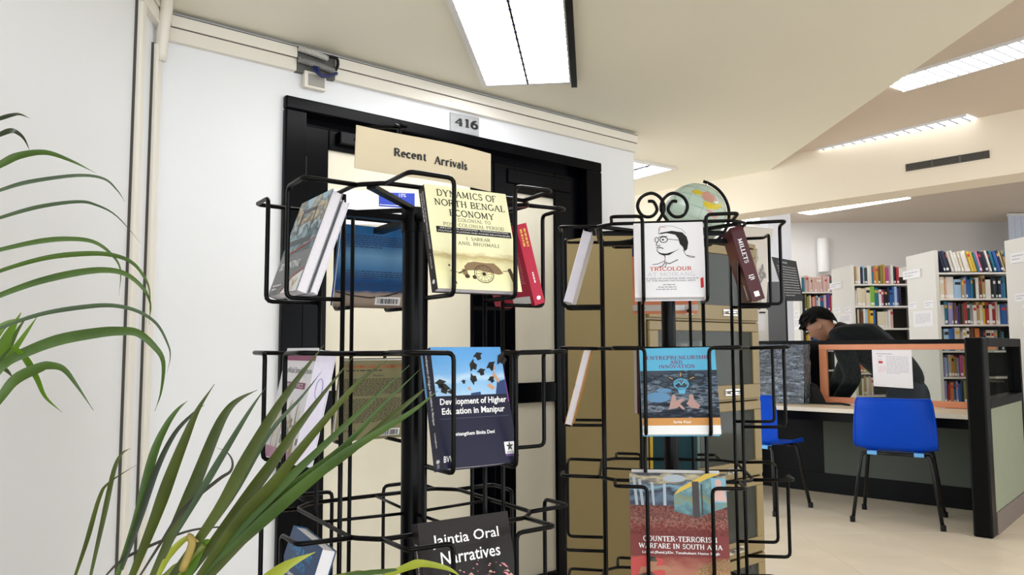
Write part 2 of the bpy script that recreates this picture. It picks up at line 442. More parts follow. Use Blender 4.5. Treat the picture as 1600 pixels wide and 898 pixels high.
# ---------------------------------------------------------------- double door
door = empty('door_1', WM @ Vector((0, 0, 0)), ANG); tag(door, 'black glossy double door with cream glazed panels behind the wire racks', kind='structure')
M_pane = mat('cream_door_panel', '#e6e0cd', 0.4, spec=.3, var=0.05, vscale=4)
fr = MB().box((0, -0.025, 0), (0.085, 0.10, 2.11)).build('jamb', M_black, door, bevel=0.006)
MB().box((DW - 0.11, -0.025, 0), (DW, 0.10, 2.11)).build('jamb', M_black, door, bevel=0.006)
MB().box((0, -0.025, 2.11), (DW, 0.10, DH)).build('head', M_black, door, bevel=0.006)
def make_leaf(t0, p0, p1, t1, ztop):
    lf = MB().box((t0, 0.03, 0.01), (p0, 0.075, 2.075)).box((p1, 0.03, 0.01), (t1, 0.075, 2.075)).build('door_leaf', M_black, door, bevel=0.004)
    MB().box((p0, 0.03, ztop), (p1, 0.075, 2.075)).build('rail', M_black, lf, bevel=0.004)
    MB().box((p0, 0.03, 0.945), (p1, 0.075, 1.04)).build('rail', M_black, lf, bevel=0.004)
    MB().box((p0, 0.03, 0.01), (p1, 0.075, 0.14)).build('rail', M_black, lf, bevel=0.004)
    MB().box((p0 - .004, 0.045, 1.036), (p1 + .004, 0.06, ztop + .004)).build('panel', M_pane, lf)
    MB().box((p0 - .004, 0.045, 0.136), (p1 + .004, 0.06, 0.949)).build('panel', M_pane, lf)
    return lf
l1 = make_leaf(0.088, 0.204, 0.915, 1.04, 1.994)
l2 = make_leaf(1.044, 1.17, 1.43, DW - 0.113, 1.946)
MB().box((0.085, 0.055, 2.06), (DW - .11, 0.10, 2.112)).build('door_stop', M_black, door)
# raised moulding on the top rail of the right leaf, hinges
MB().box((1.12, 0.02, 1.985), (1.54, 0.03, 2.055)).build('moulding', M_black, l2, bevel=0.004)
for z in (1.9, 1.1, 0.3):
    MB().tube([(0.086, 0.02, z - .05), (0.086, 0.02, z + .05)], 0.009, 8).box((0.06, 0.0235, z - .05), (0.11, 0.031, z + .05)).build('hinge', M_dark, l1)
MB().box((0.24, 0.0, 2.02), (0.40, 0.03, 2.07)).tube([(0.3, 0.0, 2.045), (0.46, -0.02, 2.08)], 0.008, 6).build('door_closer', M_dark, l1, bevel=0.004)
# notice pasted on the door
p = [onw(*q, off=-0.043) for q in ((521, 296), (652, 300), (652, 352), (521, 350))]
nt_ = empty('notice_sheet', p[3], ANG, 'white and blue notice sheet pasted on the cream door panel', 'notice')
MB().prism(p, WN * 0.0015).build('sheet', M_white, nt_, world=True)
M_blue = mat('notice_blue', '#1d3fb4', 0.5)
q = [onw(*q, off=-0.0405) for q in ((592, 300), (648, 302), (648, 326), (592, 322))]
MB().add(q, [(0, 1, 2, 3)]).build('blue_band', M_blue, nt_, world=True)
Print().text('10%', 0.55, 0.72, 0.75, 0.95).rect(.02, .1, .95, .14).lay('band_lettering', M_white, nt_, lambda u, v: mw(nt_).inverted() @ (q[3].lerp(q[2], u).lerp(q[0].lerp(q[1], u), v) + WN * 0.0006))

# room number plate
p = [onw(*q, off=0.002) for q in ((703, 175), (748, 184), (748, 213), (703, 204))]
pl = empty('number_plate', p[3], ANG, 'silver plate with black room number above the door', 'sign')
MB().prism([Vector(x) for x in p], WN * 0.003).build('plate', mat('brushed_plate', '#9b9c9e', 0.4, var=0.08, vscale=40), pl, world=True)
Print().text('416', .14, .30, .97, .80, serif=True, wt=.24).lay('digits', M_ink, pl, lambda u, v: mw(pl).inverted() @ (p[3].lerp(p[2], u).lerp(p[0].lerp(p[1], u), v) + WN * 0.0040))

# ---------------------------------------------------------------- cable trunking
tr = empty('cable_trunking', WM @ Vector((-0.4, 0, 2.26)), ANG, 'cream plastic cable trunking running along the top of the door wall', 'trunking')
for (z0, z1, dp) in ((2.262, 2.309, 0.024), (2.312, 2.352, 0.03)):
    for (a, c) in ((-0.44, 0.04), (0.20, 1.992)):
        MB().box((a, -dp, z0), (c, 0, z1), M=WM).build('trunking_length', M_duct, tr, world=True, bevel=0.002)
MB().box((-0.445, -0.029, 2.352), (1.992, 0, 2.3555), M=WM).build('cover_strip', mat('trunking_gap', '#4a4742', 0.8), tr, world=True)  # dark strip painted as the shade above the ducts
MB().box((-0.445, -0.0235, 2.309), (1.992, 0, 2.312), M=WM).build('cover_strip', MATS['trunking_gap'], tr, world=True)  # same painted shade, in the slit between the two ducts
tl = empty('cable_trunking', LM @ Vector((0, 0, 2.26)), BANG, 'cream plastic cable trunking along the top of the left wall', 'trunking')
for (z0, z1, dp) in ((2.262, 2.309, 0.024), (2.312, 2.352, 0.03)):
    MB().box((0.02, 0, z0), (1.2, dp, z1), M=LM).build('trunking_length', M_duct, tl, world=True, bevel=0.002)
for i, (px, lb) in enumerate(((203, 'left vertical cable duct beside the wall corner'), (231, 'right vertical cable duct in the wall corner, curving at its top'))):
    s = (onl(px, 350) - KC).dot(LD)
    v = empty('cable_duct', LM @ Vector((s, 0, 0)), BANG, lb, 'cable duct')
    w = 0.022 if i == 0 else 0.026
    top = 2.36 if i == 0 else 2.2
    MB().box((-w, 0, 0), (w, 0.022, top)).build('duct', M_duct, v, bevel=0.006)
    MB().box((w, 0, 0), (w + 0.002, 0.008, top)).build('gap', MATS['trunking_gap'], v)  # thin dark strip standing for the shaded slit beside the duct
    if i == 1:
        MB().tube(catmull([(0, .02, 2.15), (.01, .03, 2.25), (.05, .05, 2.33), (.12, .06, 2.36)], 4), 0.02, 8).build('flexible_end', M_duct, v, smooth=True)
# junction where the trunking is open
jb = empty('junction_box', WM @ Vector((0.04, 0, 2.24)), ANG, 'open cable junction with corrugated conduit and blue wires above the door', 'junction box')
MB().box((0.0, -0.02, 0.02), (0.16, 0, 0.115)).build('back_box', mat('junction_grey', '#5b5b58', 0.6, var=0.2, vscale=30), jb)
M_corr = mat('corrugated_conduit', '#8d8d8b', 0.35, metal=0.3)
for (z, ln, m) in ((0.105, 0.12, mat('corrugated_light', '#c4c2bd', 0.4)), (0.062, 0.15, M_corr)):
    n = 40; pts = [(0.0 + ln * i / n, -0.038 - 0.004 * math.sin(i / n * 3.1), z - 0.012 * i / n) for i in range(n + 1)]
    MB().tube(pts, [0.0125 if i % 2 else 0.0095 for i in range(n + 1)], 8).build('conduit', m, jb)
M_bw = mat('blue_wire', '#17225c', 0.4)
for k, pts in enumerate(([(.11, -.04, .098), (.15, -.05, .10), (.158, -.05, .075), (.15, -.045, .05)], [(.06, -.04, .05), (.07, -.055, .02), (.10, -.06, .012), (.15, -.05, .035)], [(.07, -.05, .045), (.085, -.06, .01), (.12, -.055, .02), (.155, -.05, .04)])):
    MB().tube(catmull(pts, 5), 0.006, 6).build('wire', M_bw if k else M_dark, jb, smooth=True)
MB().box((0.03, -0.03, -0.035), (0.12, 0, 0.03)).build('switch_box', M_duct, jb, bevel=0.003)
MB().box((0.045, -0.032, -0.026), (0.112, -0.029, 0.02)).build('switch_plate', mat('plate_grey', '#9b9891', 0.5), jb)

# ---------------------------------------------------------------- ceiling lights
def panel_light(M, w, l, label, z, nslat, name='ceiling_light', group=None, mid=True):
    """recessed louvre fitting: frame, glowing diffuser, cross blades; M places its centre, l along y"""
    root = emptyM(name, M @ Matrix.Translation((0, 0, 0)), label, 'ceiling light', group)
    t = 0.022
    f = MB().box((-w/2 - t, -l/2 - t, -0.012), (-w/2, l/2 + t, 0.0)).box((w/2, -l/2 - t, -0.012), (w/2 + t, l/2 + t, 0.0))
    f.box((-w/2, -l/2 - t, -0.012), (w/2, -l/2, 0.0)).box((-w/2, l/2, -0.012), (w/2, l/2 + t, 0.0))
    f.build('frame', M_lamptrim, root)
    MB().box((-w/2, -l/2, -0.004), (w/2, l/2, -0.001)).build('diffuser', M_tube, root)
    if mid: MB().box((-0.004, -l/2, -0.014), (0.004, l/2, -0.005)).build('spine', M_dark, root)
    s0 = None
    for i in range(nslat):
        y = -l/2 + l * (i + 0.5) / nslat
        if s0 is None: s0 = MB().box((-w/2, -0.0016, -0.012), (w/2, 0.0016, -0.005)).build('louvre_blade', mat('louvre', '#7a7e98', 0.5), root); o = s0
        else: o = s0.copy(); C.objects.link(o)
        o.location = (0, y, 0)
    return root
a = atz(755, 128, CEIL); c = atz(895, 128, CEIL); d0 = atz(703, 0, CEIL)
ang = math.atan2(d0.x - a.x, a.y - d0.y)
ctr = (a + c) / 2
M1 = loc2((ctr.x, ctr.y, CEIL), ang) @ Matrix.Translation((0, -0.62, 0))
pl_ = panel_light(M1, (c - a).length - .03, 1.22, 'large louvred fluorescent panel in the low ceiling above the door', CEIL, 19)
MB().box((0.19, -0.63, -0.03), (0.215, 0.63, -0.001)).build('side_trim', M_dark, pl_)
cr = atz(1058, 262, CEIL)
panel_light(loc2((cr.x, cr.y, CEIL), math.radians(35)) @ Matrix.Translation((-0.22, 0.27, 0)), 0.38, 0.5, 'square ceiling light just past the end of the door wall', CEIL, 5)
def strip(pa, pb, z, w, label, k, lm=None):
    A, Bp = atz(*pa, z), atz(*pb, z); dd = (Bp - A); L = dd.length
    root = empty('strip_light', (A.x, A.y, z), math.atan2(dd.y, dd.x), label, 'strip light', 'strip lights over the reading room')
    MB().box((0, -w/2 - .012, -0.012), (L, -w/2, 0)).build('frame', M_lamptrim, root)
    MB().box((0, w/2, -0.012), (L, w/2 + .012, 0)).build('frame', M_lamptrim, root)
    MB().box((0, -w/2, -0.006), (L, w/2, -0.001)).build('diffuser', lm or M_tube2, root)
    s0 = None
    for i in range(k):
        if s0 is None: s0 = MB().box((-0.003, -w/2, -0.011), (0.003, w/2, -0.006)).build('louvre_blade', MATS['louvre'], root); o = s0
        else: o = s0.copy(); C.objects.link(o)
        o.location = (L * (i + .5) / k, 0, 0)
strip((1392, 134), (1640, 60), UC, 0.20, 'nearest strip light, cut off by the edge of the lower ceiling', 14)
strip((1287, 235), (1520, 182), UC, 0.15, 'long thin strip light between the ceiling step and the air vent', 14, emis('lamp_diffuser_slim', '#ffffff', 1.0))
strip((1203, 256), (1217, 253.5), UC, 0.10, 'tiny sliver of strip light at the corner of the ceiling step', 2)
strip((1490, 291), (1640, 267), SC, 0.25, 'strip light beyond the beam at the right edge', 8)
strip((1255, 333), (1413, 307), SC, 0.30, 'louvred strip light seen as a row of dashes beyond the beam', 14)
strip((1140, 349), (1206, 338.5), SC, 0.30, 'short strip light over the globe beyond the beam', 5)

def added_strip(x0, y0, L, z, label):  # unseen strips added to brighten the reading room and the stacks
    root = empty('strip_light', (x0, y0, z), 0, label, 'strip light', 'strip lights over the reading room')
    MB().box((0, -.13, -0.012), (L, -.12, 0)).build('frame', M_lamptrim, root)
    MB().box((0, .12, -0.012), (L, .13, 0)).build('frame', M_lamptrim, root)
    MB().box((0, -.12, -0.006), (L, .12, -0.001)).build('diffuser', M_tube2, root)
added_strip(4.2, 7.35, 2.4, SC, 'strip light over the near end of the book stacks, behind the beam')
added_strip(1.7, 7.9, 1.2, SC, 'strip light between the beam and the white column')
added_strip(3.4, 2.6, 2.4, UC, 'strip light on the raised ceiling beyond the right edge')
# ---------------------------------------------------------------- air vent on the beam
va, vb, vc, vd = [onp(*q, B0 + BN * 0.002, BN) for q in ((1416, 258), (1546, 229), (1546, 243), (1416, 268))]
vent = empty('air_vent', vd, math.atan2(-BD.y, -BD.x), 'dark slatted air vent in the cream beam', 'air vent')
VL = (vb - va).length; z0 = 0.0; vh = 0.5 * ((va.z - vd.z) + (vb.z - vc.z))
MB().box((-.01, -0.002, -.01), (VL + .01, 0.008, vh + .01)).build('frame', M_beam, vent)
MB().box((0, -0.004, 0), (VL, -0.002, vh)).build('recess', mat('vent_dark', '#33302d', 0.7), vent)
for i in range(5):
    z = vh * (i + .5) / 5
    MB().box((0, -0.010, z - .002), (VL, -0.004, z + .002)).build('slat', mat('vent_slat', '#5c5852', 0.5), vent)
for i in (1, 2):
    MB().box((VL * i / 3 - .004, -0.011, 0), (VL * i / 3 + .004, -0.004, vh)).build('divider', MATS['vent_slat'], vent)

# wall duct and blind far behind
dc = aty(1288, 425, 11.512)
MB().lathe([(0.085, 0), (0.09, 0.01), (0.09, 0.5), (0.085, 0.51)], 20, Matrix.Translation(dc)).build('pipe_casing', mat('casing', '#d9d8d6', 0.5), None, smooth='angle', recenter=True)
tag(bpy.data.objects['pipe_casing'], 'white round pipe casing on the back wall above the bookcases', 'pipe')
bl0 = aty(1573, 300, 10.8)
wb = empty('window_blind', (bl0.x, 10.8, 1.9), 0, 'pale blue vertical blind at the right edge behind the stacks', 'blind')
for i in range(8):
    MB().box((i * .09, 0, 0), (i * .09 + .086, .006, 1.15), M=Matrix.Rotation(0.0, 4, 'Z')).build('blind_strip', mat('blind_cloth', '#ccd6ea', 0.7), wb)
MB().box((0, -.02, 1.15), (.72, .03, 1.19)).build('blind_rail', M_lamptrim, wb)

# ================================================================== REVOLVING WIRE BOOK RACKS
RA, RHL, RO, RI, RDROP = 0.178, 0.14, 0.09, 0.08, 0.19
def scroll(mirror):
    s = -1 if mirror else 1
    pts = [(-.15, 0), (-.09, .002), (-.035, .008), (-.008, .034), (.004, .060), (-.004, .085), (-.026, .098), (-.052, .088), (-.062, .064), (-.05, .042), (-.028, .04), (-.014, .056), (-.022, .076), (-.036, .078)]
    return [(s * x, 0, z) for x, z in pts]
def make_rack(name, loc, rz, tiers, label, pole_r, ornament, sc_=1.0, inset=RI):
    root = empty(name, (loc[0], loc[1], 0), rz, label, 'book rack', 'revolving wire book racks')
    A, HL, O, I, DR = RA * sc_, RHL * sc_, RO * sc_, inset * sc_, RDROP * sc_
    top = tiers[0]
    MB().lathe([(pole_r, 0.03), (pole_r, top - 0.05), (pole_r * 1.12, top - 0.05), (pole_r * 1.12, top - 0.002), (pole_r * .6, top)], 20).build('pole', M_wire, root, smooth='angle')
    for k in range(4):
        a = math.pi / 4 + k * math.pi / 2
        MB().tube(rounded([(0, 0, .05), (.2 * math.cos(a), .2 * math.sin(a), .05), (.26 * math.cos(a), .26 * math.sin(a), 0.008)], .03), 0.010, 8).build('foot', M_wire, root, smooth=True)
    for k in range(4):
        R = Matrix.Rotation(k * math.pi / 2, 4, 'Z')
        for s in (-1, 1):
            x = s * (HL - I); y = -A + 0.010
            MB().tube([R @ Vector((x, y, 0.14)), R @ Vector((x, y, top - .002))], 0.0044, 6).build('upright_rod', M_wire, root, smooth=True)
    br_me = None
    for z in tiers:
        pts = []
        for k in range(4):
            R = Matrix.Rotation(k * math.pi / 2, 4, 'Z')
            pts += [R @ Vector((-HL, -A, z)), R @ Vector((HL, -A, z))]
        MB().tube(rounded(pts, .012, 3, closed=True), 0.0042, 6, closed=True).build('rim_wire', M_wire, root, smooth=True)
        for k in range(4):
            R = Matrix.Rotation(k * math.pi / 2, 4, 'Z')
            if z == tiers[0] or z == tiers[-1]:
                MB().box((-.011, -A + .004, z - .03), (.011, -pole_r * .8, z - .018), M=R).build('spoke', M_wire, root)
            else:
                MB().tube([R @ Vector((0, -A, z)), R @ Vector((0, -pole_r * .8, z - .004))], 0.003, 5).build('spoke', M_wire, root, smooth=True)
            for s in (-1, 1):
                p = [(s * HL, -A, z), (s * HL, -A - O, z + .002), (s * (HL - I), -A - O, z + .001), (s * (HL - I), -A - O, z - DR), (s * (HL - I), -A + .010, z - DR)]
                MB().tube([R @ q for q in rounded(p, .012, 3)], 0.0042, 6).build('pocket_wire', M_wire, root, smooth=True)
    # flat cross under the top tier
    for a in (math.pi / 4, -math.pi / 4):
        MB().box((-A * 1.262, -.008, top - .008), (A * 1.262, .008, top - .001), M=Matrix.Rotation(a, 4, 'Z')).build('cross_bar', M_wire, root)
    if ornament:
        oz = Matrix.Translation((ornament[0], ornament[1], top - .012)) @ Matrix.Rotation(ornament[2], 4, 'Z')
        for mi in (False, True):
            MB().tube([oz @ q for q in catmull(scroll(mi), 5)], 0.0042, 6).build('scroll', M_wire, root, smooth=True)
        MB().box((-.15, -.004, -.008), (.15, .004, -.001), M=oz).build('scroll_bar', M_wire, root)
        MB().lathe([(.007, .052), (.008, .056), (.008, .066), (.007, .070)], 10, oz).build('scroll_clip', M_wire, root)
    return root
RL_LOC, RL_RZ, RL_SC = (-0.192, 1.496), math.radians(33.5), 1.0
RR_LOC, RR_RZ, RR_SC = (0.402, 1.975), math.radians(-8.0), 1.0
TL = [1.478, 1.193, 0.894, 0.60, 0.33]
TR = [1.497, 1.200, 0.895, 0.60, 0.33]
rackL = make_rack('book_rack', RL_LOC, RL_RZ, TL, 'black wire revolving book rack on the left, carrying the cream card sign', 0.0225, None, RL_SC)
rackR = make_rack('book_rack', RR_LOC, RR_RZ, TR, 'black wire revolving book rack on the right, topped by iron scrolls', 0.018, (-0.015, -0.10, math.radians(9)), RR_SC, .07)

# card sign on the left rack
cp = WN * 1.0
c0 = Vector((RL_LOC[0], RL_LOC[1], 0)) + Vector((0.62, -0.78, 0)) * 0.03
SGA = math.radians(38.5); SN = Vector((math.sin(SGA), -math.cos(SGA), 0))
cq = [onp(*q, c0, SN) for q in ((557, 195), (768, 240), (768, 299), (554, 262))]
sg = empty('card_sign', cq[3], SGA, 'cream card sign lettered Recent Arrivals above the left book rack', 'sign')
M_card = mat('cream_card', '#d8c9aa', 0.6, var=0.03, vscale=9)
def cardp(u, v, off=0.0):
    p = cq[3].lerp(cq[2], u).lerp(cq[0].lerp(cq[1], u), v)
    return p + SN * (off + 0.006 * math.sin(u * 3.1) - 0.004 * math.sin(u * 7))
MB().sheet(lambda u, v: cardp(u, v), 16, 2).sheet(lambda u, v: cardp(u, v, -.0018), 16, 2).build('card', M_card, sg, world=True, smooth=True, fix=False)
Print().text('Recent', .255, .43, .475, .645, serif=True, wt=.25).text('Arrivals', .53, .395, .785, .615, serif=True, wt=.25).lay('lettering', M_ink, sg, lambda u, v: mw(sg).inverted() @ cardp(u, v, .0012))
# black support and tape holding the card
MB().tube([cardp(.30, .05, -.006), cardp(.30, 1.16, -.006)], .0045, 6).build('support_wire', M_wire, sg, world=True)
ta = [cardp(0.0, 1.0, -.006), cardp(.2, 1.15, -.004), cardp(.31, 1.22, -.006), cardp(.31, 1.15, -.004), cardp(.2, 1.06, -.003), cardp(.05, .97, -.004)]
MB().prism(ta, SN * .0015).build('tape', M_wire, sg, world=True)
MB().tube(catmull([cardp(.26, 1.20, 0), cardp(.29, 1.19, -.002), cardp(.30, 1.24, -.004), cardp(.32, 1.2, -.003), cardp(.34, 1.21, 0)], 3), .003, 5).build('tie', M_wire, sg, world=True)

# ================================================================== BOOKS ON THE RACKS
rnd = random.Random(4)
M_page = mat('book_pages', '#e8e4ea', 0.75, var=0.03, vscale=200)
M_pagew = mat('book_pages_white', '#f2f1f4', 0.7, var=0.02, vscale=200)
def cov(name, c, rough=0.34): return mat('cover_' + name, c, rough, spec=.25)
class Book:
    def __init__(s, rack, sc_, tiers, tier, face, label, w, h, t, front, spine=None, back=None, tilt=16, dx=0.0, inset=0.0, roll=0.0, dz=0.0, pages=None, yaw=0.0, hs=0.84):
        h = h * hs; tau = math.radians(tilt)
        zb = tiers[tier] - RDROP * sc_ + 0.004 + t * math.sin(tau) + dz
        M = mw(rack) @ Matrix.Rotation(face * math.pi / 2, 4, 'Z') @ Matrix.Translation((dx, -RA * sc_ - RO * sc_ + 0.006 + inset, zb)) @ Matrix.Rotation(math.radians(yaw), 4, 'Z') @ Matrix.Rotation(-tau, 4, 'X') @ Matrix.Rotation(math.radians(roll), 4, 'Y')
        s.o = emptyM('book', M, label, 'book', 'books on the wire racks')
        s.w, s.h, s.t = w, h, t
        k = 0.0012
        b = MB()
        b.box((-w/2, 0, 0), (w/2, k, h), 0)
        b.box((-w/2, k, 0), (-w/2 + k, t - k, h), 1)
        b.box((-w/2, t - k, 0), (w/2, t, h), 2)
        s.cover = b.build('cover', [front, spine or front, back or front], s.o)
        MB().box((-w/2 + k, k, 0.002), (w/2 - 0.003, t - k, h - 0.002)).build('pages', pages or M_page, s.o)
    def F(s, e=0.0006): return lambda u, v: Vector(((u - .5) * s.w, -e, v * s.h))
    def S(s, e=0.0006): return lambda u, v: Vector((-s.w/2 - e, (1 - v) * s.t, (1 - u) * s.h))     # u runs down the spine
    def B(s, e=0.0006): return lambda u, v: Vector(((.5 - u) * s.w, s.t + e, v * s.h))
    def front(s, pr, name, m, lift=1): return pr.lay(name, m, s.cover, s.F(.0005 * lift))
    def spine(s, pr, name, m, lift=1): return pr.lay(name, m, s.cover, s.S(.0005 * lift))
    def back(s, pr, name, m, lift=1): return pr.lay(name, m, s.cover, s.B(.0005 * lift))
def LB(*a, **k): return Book(rackL, RL_SC, TL, *a, **k)
def RB(*a, **k): return Book(rackR, RR_SC, TR, *a, **k)
def barcode(pr, u0, v0, u1, v1, r):
    u = u0
    while u < u1:
        w = (u1 - u0) * r.choice((.02, .03, .05)); pr.rect(u, v0, min(u1, u + w), v1); u += w + (u1 - u0) * r.choice((.02, .035))
    return pr
W_ = mat('print_white', '#f4f4f4', 0.4); K_ = mat('print_black', '#111114', 0.35); R_ = mat('print_red', '#c8321e', 0.4)

# --- pale yellow book (left rack, top tier, front)
b = LB(0, 0, 'pale yellow book with an ox cart drawing, left rack top tier', .163, .222, .022, cov('dyn', '#f3f0c6'), cov('dyn_spine', '#241d1f'), cov('dyn_spine', '#241d1f'), dx=-.004)
b.front(Print().rect(0, 0, 1, .42), 'cover_picture', art('dyn_art', [(0, '#f3efc4'), (.35, '#f1ecb9'), (.62, '#e8e0b0'), (.75, '#c0ae7c'), (.85, '#efeac0'), (1, '#f3f0c6')], dist=.2, scale=9, stretch=(1, 1, 1.6)), .6)
pr = Print().text('DYNAMICS OF', .13, .895, .86, .965, serif=True, wt=.13).text('NORTH BENGAL', .09, .80, .95, .868, serif=True, wt=.13).text('ECONOMY', .25, .705, .80, .773, serif=True, wt=.13)
pr.text('COLONIAL TO', .34, .655, .74, .69, serif=True, wt=.1).text('POST-COLONIAL PERIOD', .16, .603, .90, .638, serif=True, wt=.1)
pr.text('I. SARKAR', .41, .475, .70, .51, serif=True, wt=.11).text('ANIL BHUIMALI', .30, .425, .80, .46, serif=True, wt=.11)
b.front(pr, 'title_lettering', K_)
b.front(Print().rect(.07, .532, .98, .592), 'title_band', K_)
b.front(Print().text('(RECASTING ECONOMIC TRANSFORMATION', .11, .566, .94, .585).text('POLITICAL SITUATION AND POWER RELATIONSHIP)', .09, .538, .96, .557), 'band_lettering', W_, 2)
br = mat('print_brown', '#4a3222', .4); br2 = mat('print_tan', '#8c7355', .4)
asp = b.w / b.h
pr = Print().ring(.56, .155, .115, .085, .008, asp).ring(.56, .155, .095, .07, .004, asp).disc(.56, .155, .022, .017)
for i in range(12): pr.stroke([(.56, .155), (.56 + .1 * math.cos(i * .5236), .155 + .074 * math.sin(i * .5236))], .004, asp)
pr.poly((.86, .215), (.90, .225), (.93, .15), (.91, .06), (.89, .12)).stroke([(.88, .2), (.80, .19)], .006, asp).stroke([(.91, .1), (.90, .045)], .008, asp).stroke([(.92, .1), (.945, .045)], .008, asp)
pr.disc(.355, .125, .03, .02).disc(.44, .12, .025, .02).stroke([(.26, .15), (.34, .18)], .012, asp).stroke([(.16, .17), (.3, .15)], .005, asp).stroke([(.2, .1), (.22, .05)], .01, asp).disc(.16, .22, .012, .01)
b.front(pr, 'cart_drawing', br)
pr = Print().poly((.33, .215), (.38, .255), (.46, .27), (.6, .262), (.70, .265), (.76, .22), (.80, .17), (.74, .155), (.5, .19), (.35, .18)).poly((.3, .19), (.36, .2), (.37, .14), (.31, .135))
b.front(pr, 'cart_load', br2, .8)
b.spine(Print().text('DYNAMICS OF NORTH BENGAL ECONOMY', .06, .5, .62, .75).lines(.06, .22, .55, .42, 1, rnd, .5, .03).text('I. SARKAR', .66, .4, .8, .6).disc(.92, .5, .02, .2), 'spine_lettering', W_)

# --- red book facing away (left rack, top tier, right)
b = LB(0, 1, 'crimson book with gold spine lettering, left rack top tier', .15, .20, .026, cov('red', '#b5193a'), cov('red', '#b5193a'), cov('red', '#b5193a'), dx=0.0, dz=-.004)
b.back(Print().lines(.1, .25, .9, .92, 26, rnd, .4, .05), 'back_text', mat('print_pink', '#d67f8c', .4))
b.back(Print().rect(.5, .03, .93, .12), 'back_label', mat('print_label', '#e5e3dd', .5))
b.spine(Print().lines(.06, .55, .46, .8, 1, rnd, .8, .04).lines(.06, .2, .42, .45, 1, rnd, .8, .04), 'spine_lettering', mat('print_gold', '#d9a441', .4))
b.spine(Print().lines(.6, .4, .82, .6, 1, rnd, .6, .03).disc(.92, .5, .025, .2), 'spine_author', W_)

# --- 3D printing book (left rack, top tier, left)
b = LB(0, 3, 'grey and red book with workshop photograph, left rack top tier', .165, .225, .020, cov('grey3d', '#7c7f82'), tilt=19, dx=.01)
b.front(Print().rect(0, .42, 1, 1), 'cover_picture', art('workshop', [(0, '#4d5a60'), (.2, '#8fb0be'), (.38, '#3f4c55'), (.5, '#b9cdd6'), (.62, '#6d5f4d'), (.75, '#d3c2a4'), (.88, '#5b6f7d'), (1, '#a9c8da')], dist=1.1, scale=5, detail=3))
b.front(Print().rect(.1, .5, .85, .56).rect(.22, .62, .28, .9).rect(.28, .84, .7, .88).rect(.66, .6, .7, .86), 'machine', mat('print_machine', '#3a444b', .4), 1.6)
b.front(Print().stroke([(.28, .42), (.62, .45), (1, .52)], .012, .73).stroke([(.42, 0.02), (.7, .16), (1, .22)], .012, .73), 'red_lines', R_, 2)
b.front(Print().poly((.45, 0), (1, 0), (1, .205), (.72, .15)), 'white_corner', W_, 1.2)
b.front(Print().text('3D PRINTING', .12, .25, .78, .325, bold=.02, slant=.15), 'title_lettering', W_, 2)
b.front(Print().lines(.1, .04, .4, .11, 2, rnd, .5, .08), 'author', W_, 2)
b.front(Print().stroke([(.76, .12), (.82, .06), (.9, .12)], .012, .73), 'emblem', mat('print_gold', '#d9a441'), 2)
b2 = LB(0, 3, 'thin white book behind the grey workshop book, left rack top tier', .15, .205, .012, cov('whiteb', '#e8e7ee'), tilt=19, dx=.02, inset=.024)

# --- blue book facing away (left rack, top tier, back left)
b = LB(0, 2, 'blue book showing its sea and driftwood back cover, left rack top tier', .165, .215, .016, cov('sea', '#2e5f93'), dx=-.01)
b.back(Print().rect(0, 0, 1, 1), 'back_picture', art('sea_art', [(0, '#6f5f52'), (.06, '#a39382'), (.17, '#a8978a'), (.22, '#214a7c'), (.34, '#1d4b80'), (.5, '#4d83b5'), (.65, '#6fa0c8'), (.8, '#2e6aa3'), (1, '#2768a5')], dist=.06, scale=5))
b.back(Print().stroke([(.02, .19), (.25, .15), (.5, .13), (.75, .16), (.98, .24)], .018, .77).stroke([(.72, .16), (.9, .2)], .012, .77), 'driftwood', mat('print_wood', '#2d2018', .5), 1.5)
b.back(Print().lines(.06, .74, .95, .90, 6, rnd, .4, .05).lines(.06, .36, .95, .47, 4, rnd, .4, .05).lines(.06, .26, .95, .31, 2, rnd, .4, .05), 'back_text', mat('print_navy', '#12294f', .4), 1.5)
b.back(Print().rect(.58, .045, .95, .15), 'barcode_label', W_, 1.5); b.back(barcode(Print(), .61, .06, .92, .125, rnd), 'barcode', K_, 2.2)

# --- dark book with graduation caps (left rack, second tier, front)
NV = '#22233a'
b = LB(1, 0, 'dark navy book with graduation caps thrown in a blue sky, left rack', .138, .238, .036, cov('devnavy', NV), cov('devnavy', NV), cov('devnavy', NV), dx=-.004, dz=-.006, tilt=15)
b.front(Print().rect(0, .585, 1, 1), 'sky_picture', art('sky_art', [(0, '#a9cdea'), (.25, '#8fbfe8'), (.35, '#bcd8ee'), (.45, '#7eb4e4'), (.7, '#6aa7df'), (1, '#5f9fdc')], dist=.3, scale=3, detail=2))
pr = Print()
for (u, v, s, a) in ((.65, .93, 1, .3), (.55, .84, 1.1, 1.2), (.67, .79, .9, .2), (.82, .84, 1.1, .5), (.98, .9, 1.4, .9), (.53, .72, 1, 1.7), (.08, .70, 1.1, .1), (.13, .66, 1.2, -.3), (.80, .72, .8, .4), (.40, .705, .5, .1)):
    s *= .075; ca, sa = math.cos(a), math.sin(a)
    q = [(-1, 0), (0, .45), (1, 0), (0, -.45)]; pr.poly(*[(u + s * (x * ca - y * sa), v + s * .75 * (x * sa + y * ca)) for x, y in q])
    q = [(-.5, -.2), (.5, -.2), (.4, -.8), (-.4, -.8)]; pr.poly(*[(u + s * (x * ca - y * sa), v + s * .75 * (x * sa + y * ca)) for x, y in q])
pr.poly((.15, .62), (.2, .6), (.24, .6), (.22, .64))
b.front(pr, 'caps', K_, 1.6)
b.front(Print().poly((.82, .75), (.86, .77), (.92, .70), (.90, .68)).poly((.72, .66), (.77, .68), (.84, .64), (.80, .62)).poly((.44, .635), (.47, .66), (.5, .62)).stroke([(.87, .83), (.84, .76)], .012, .76), 'hands', mat('print_skin', '#c99a7c', .5), 2)
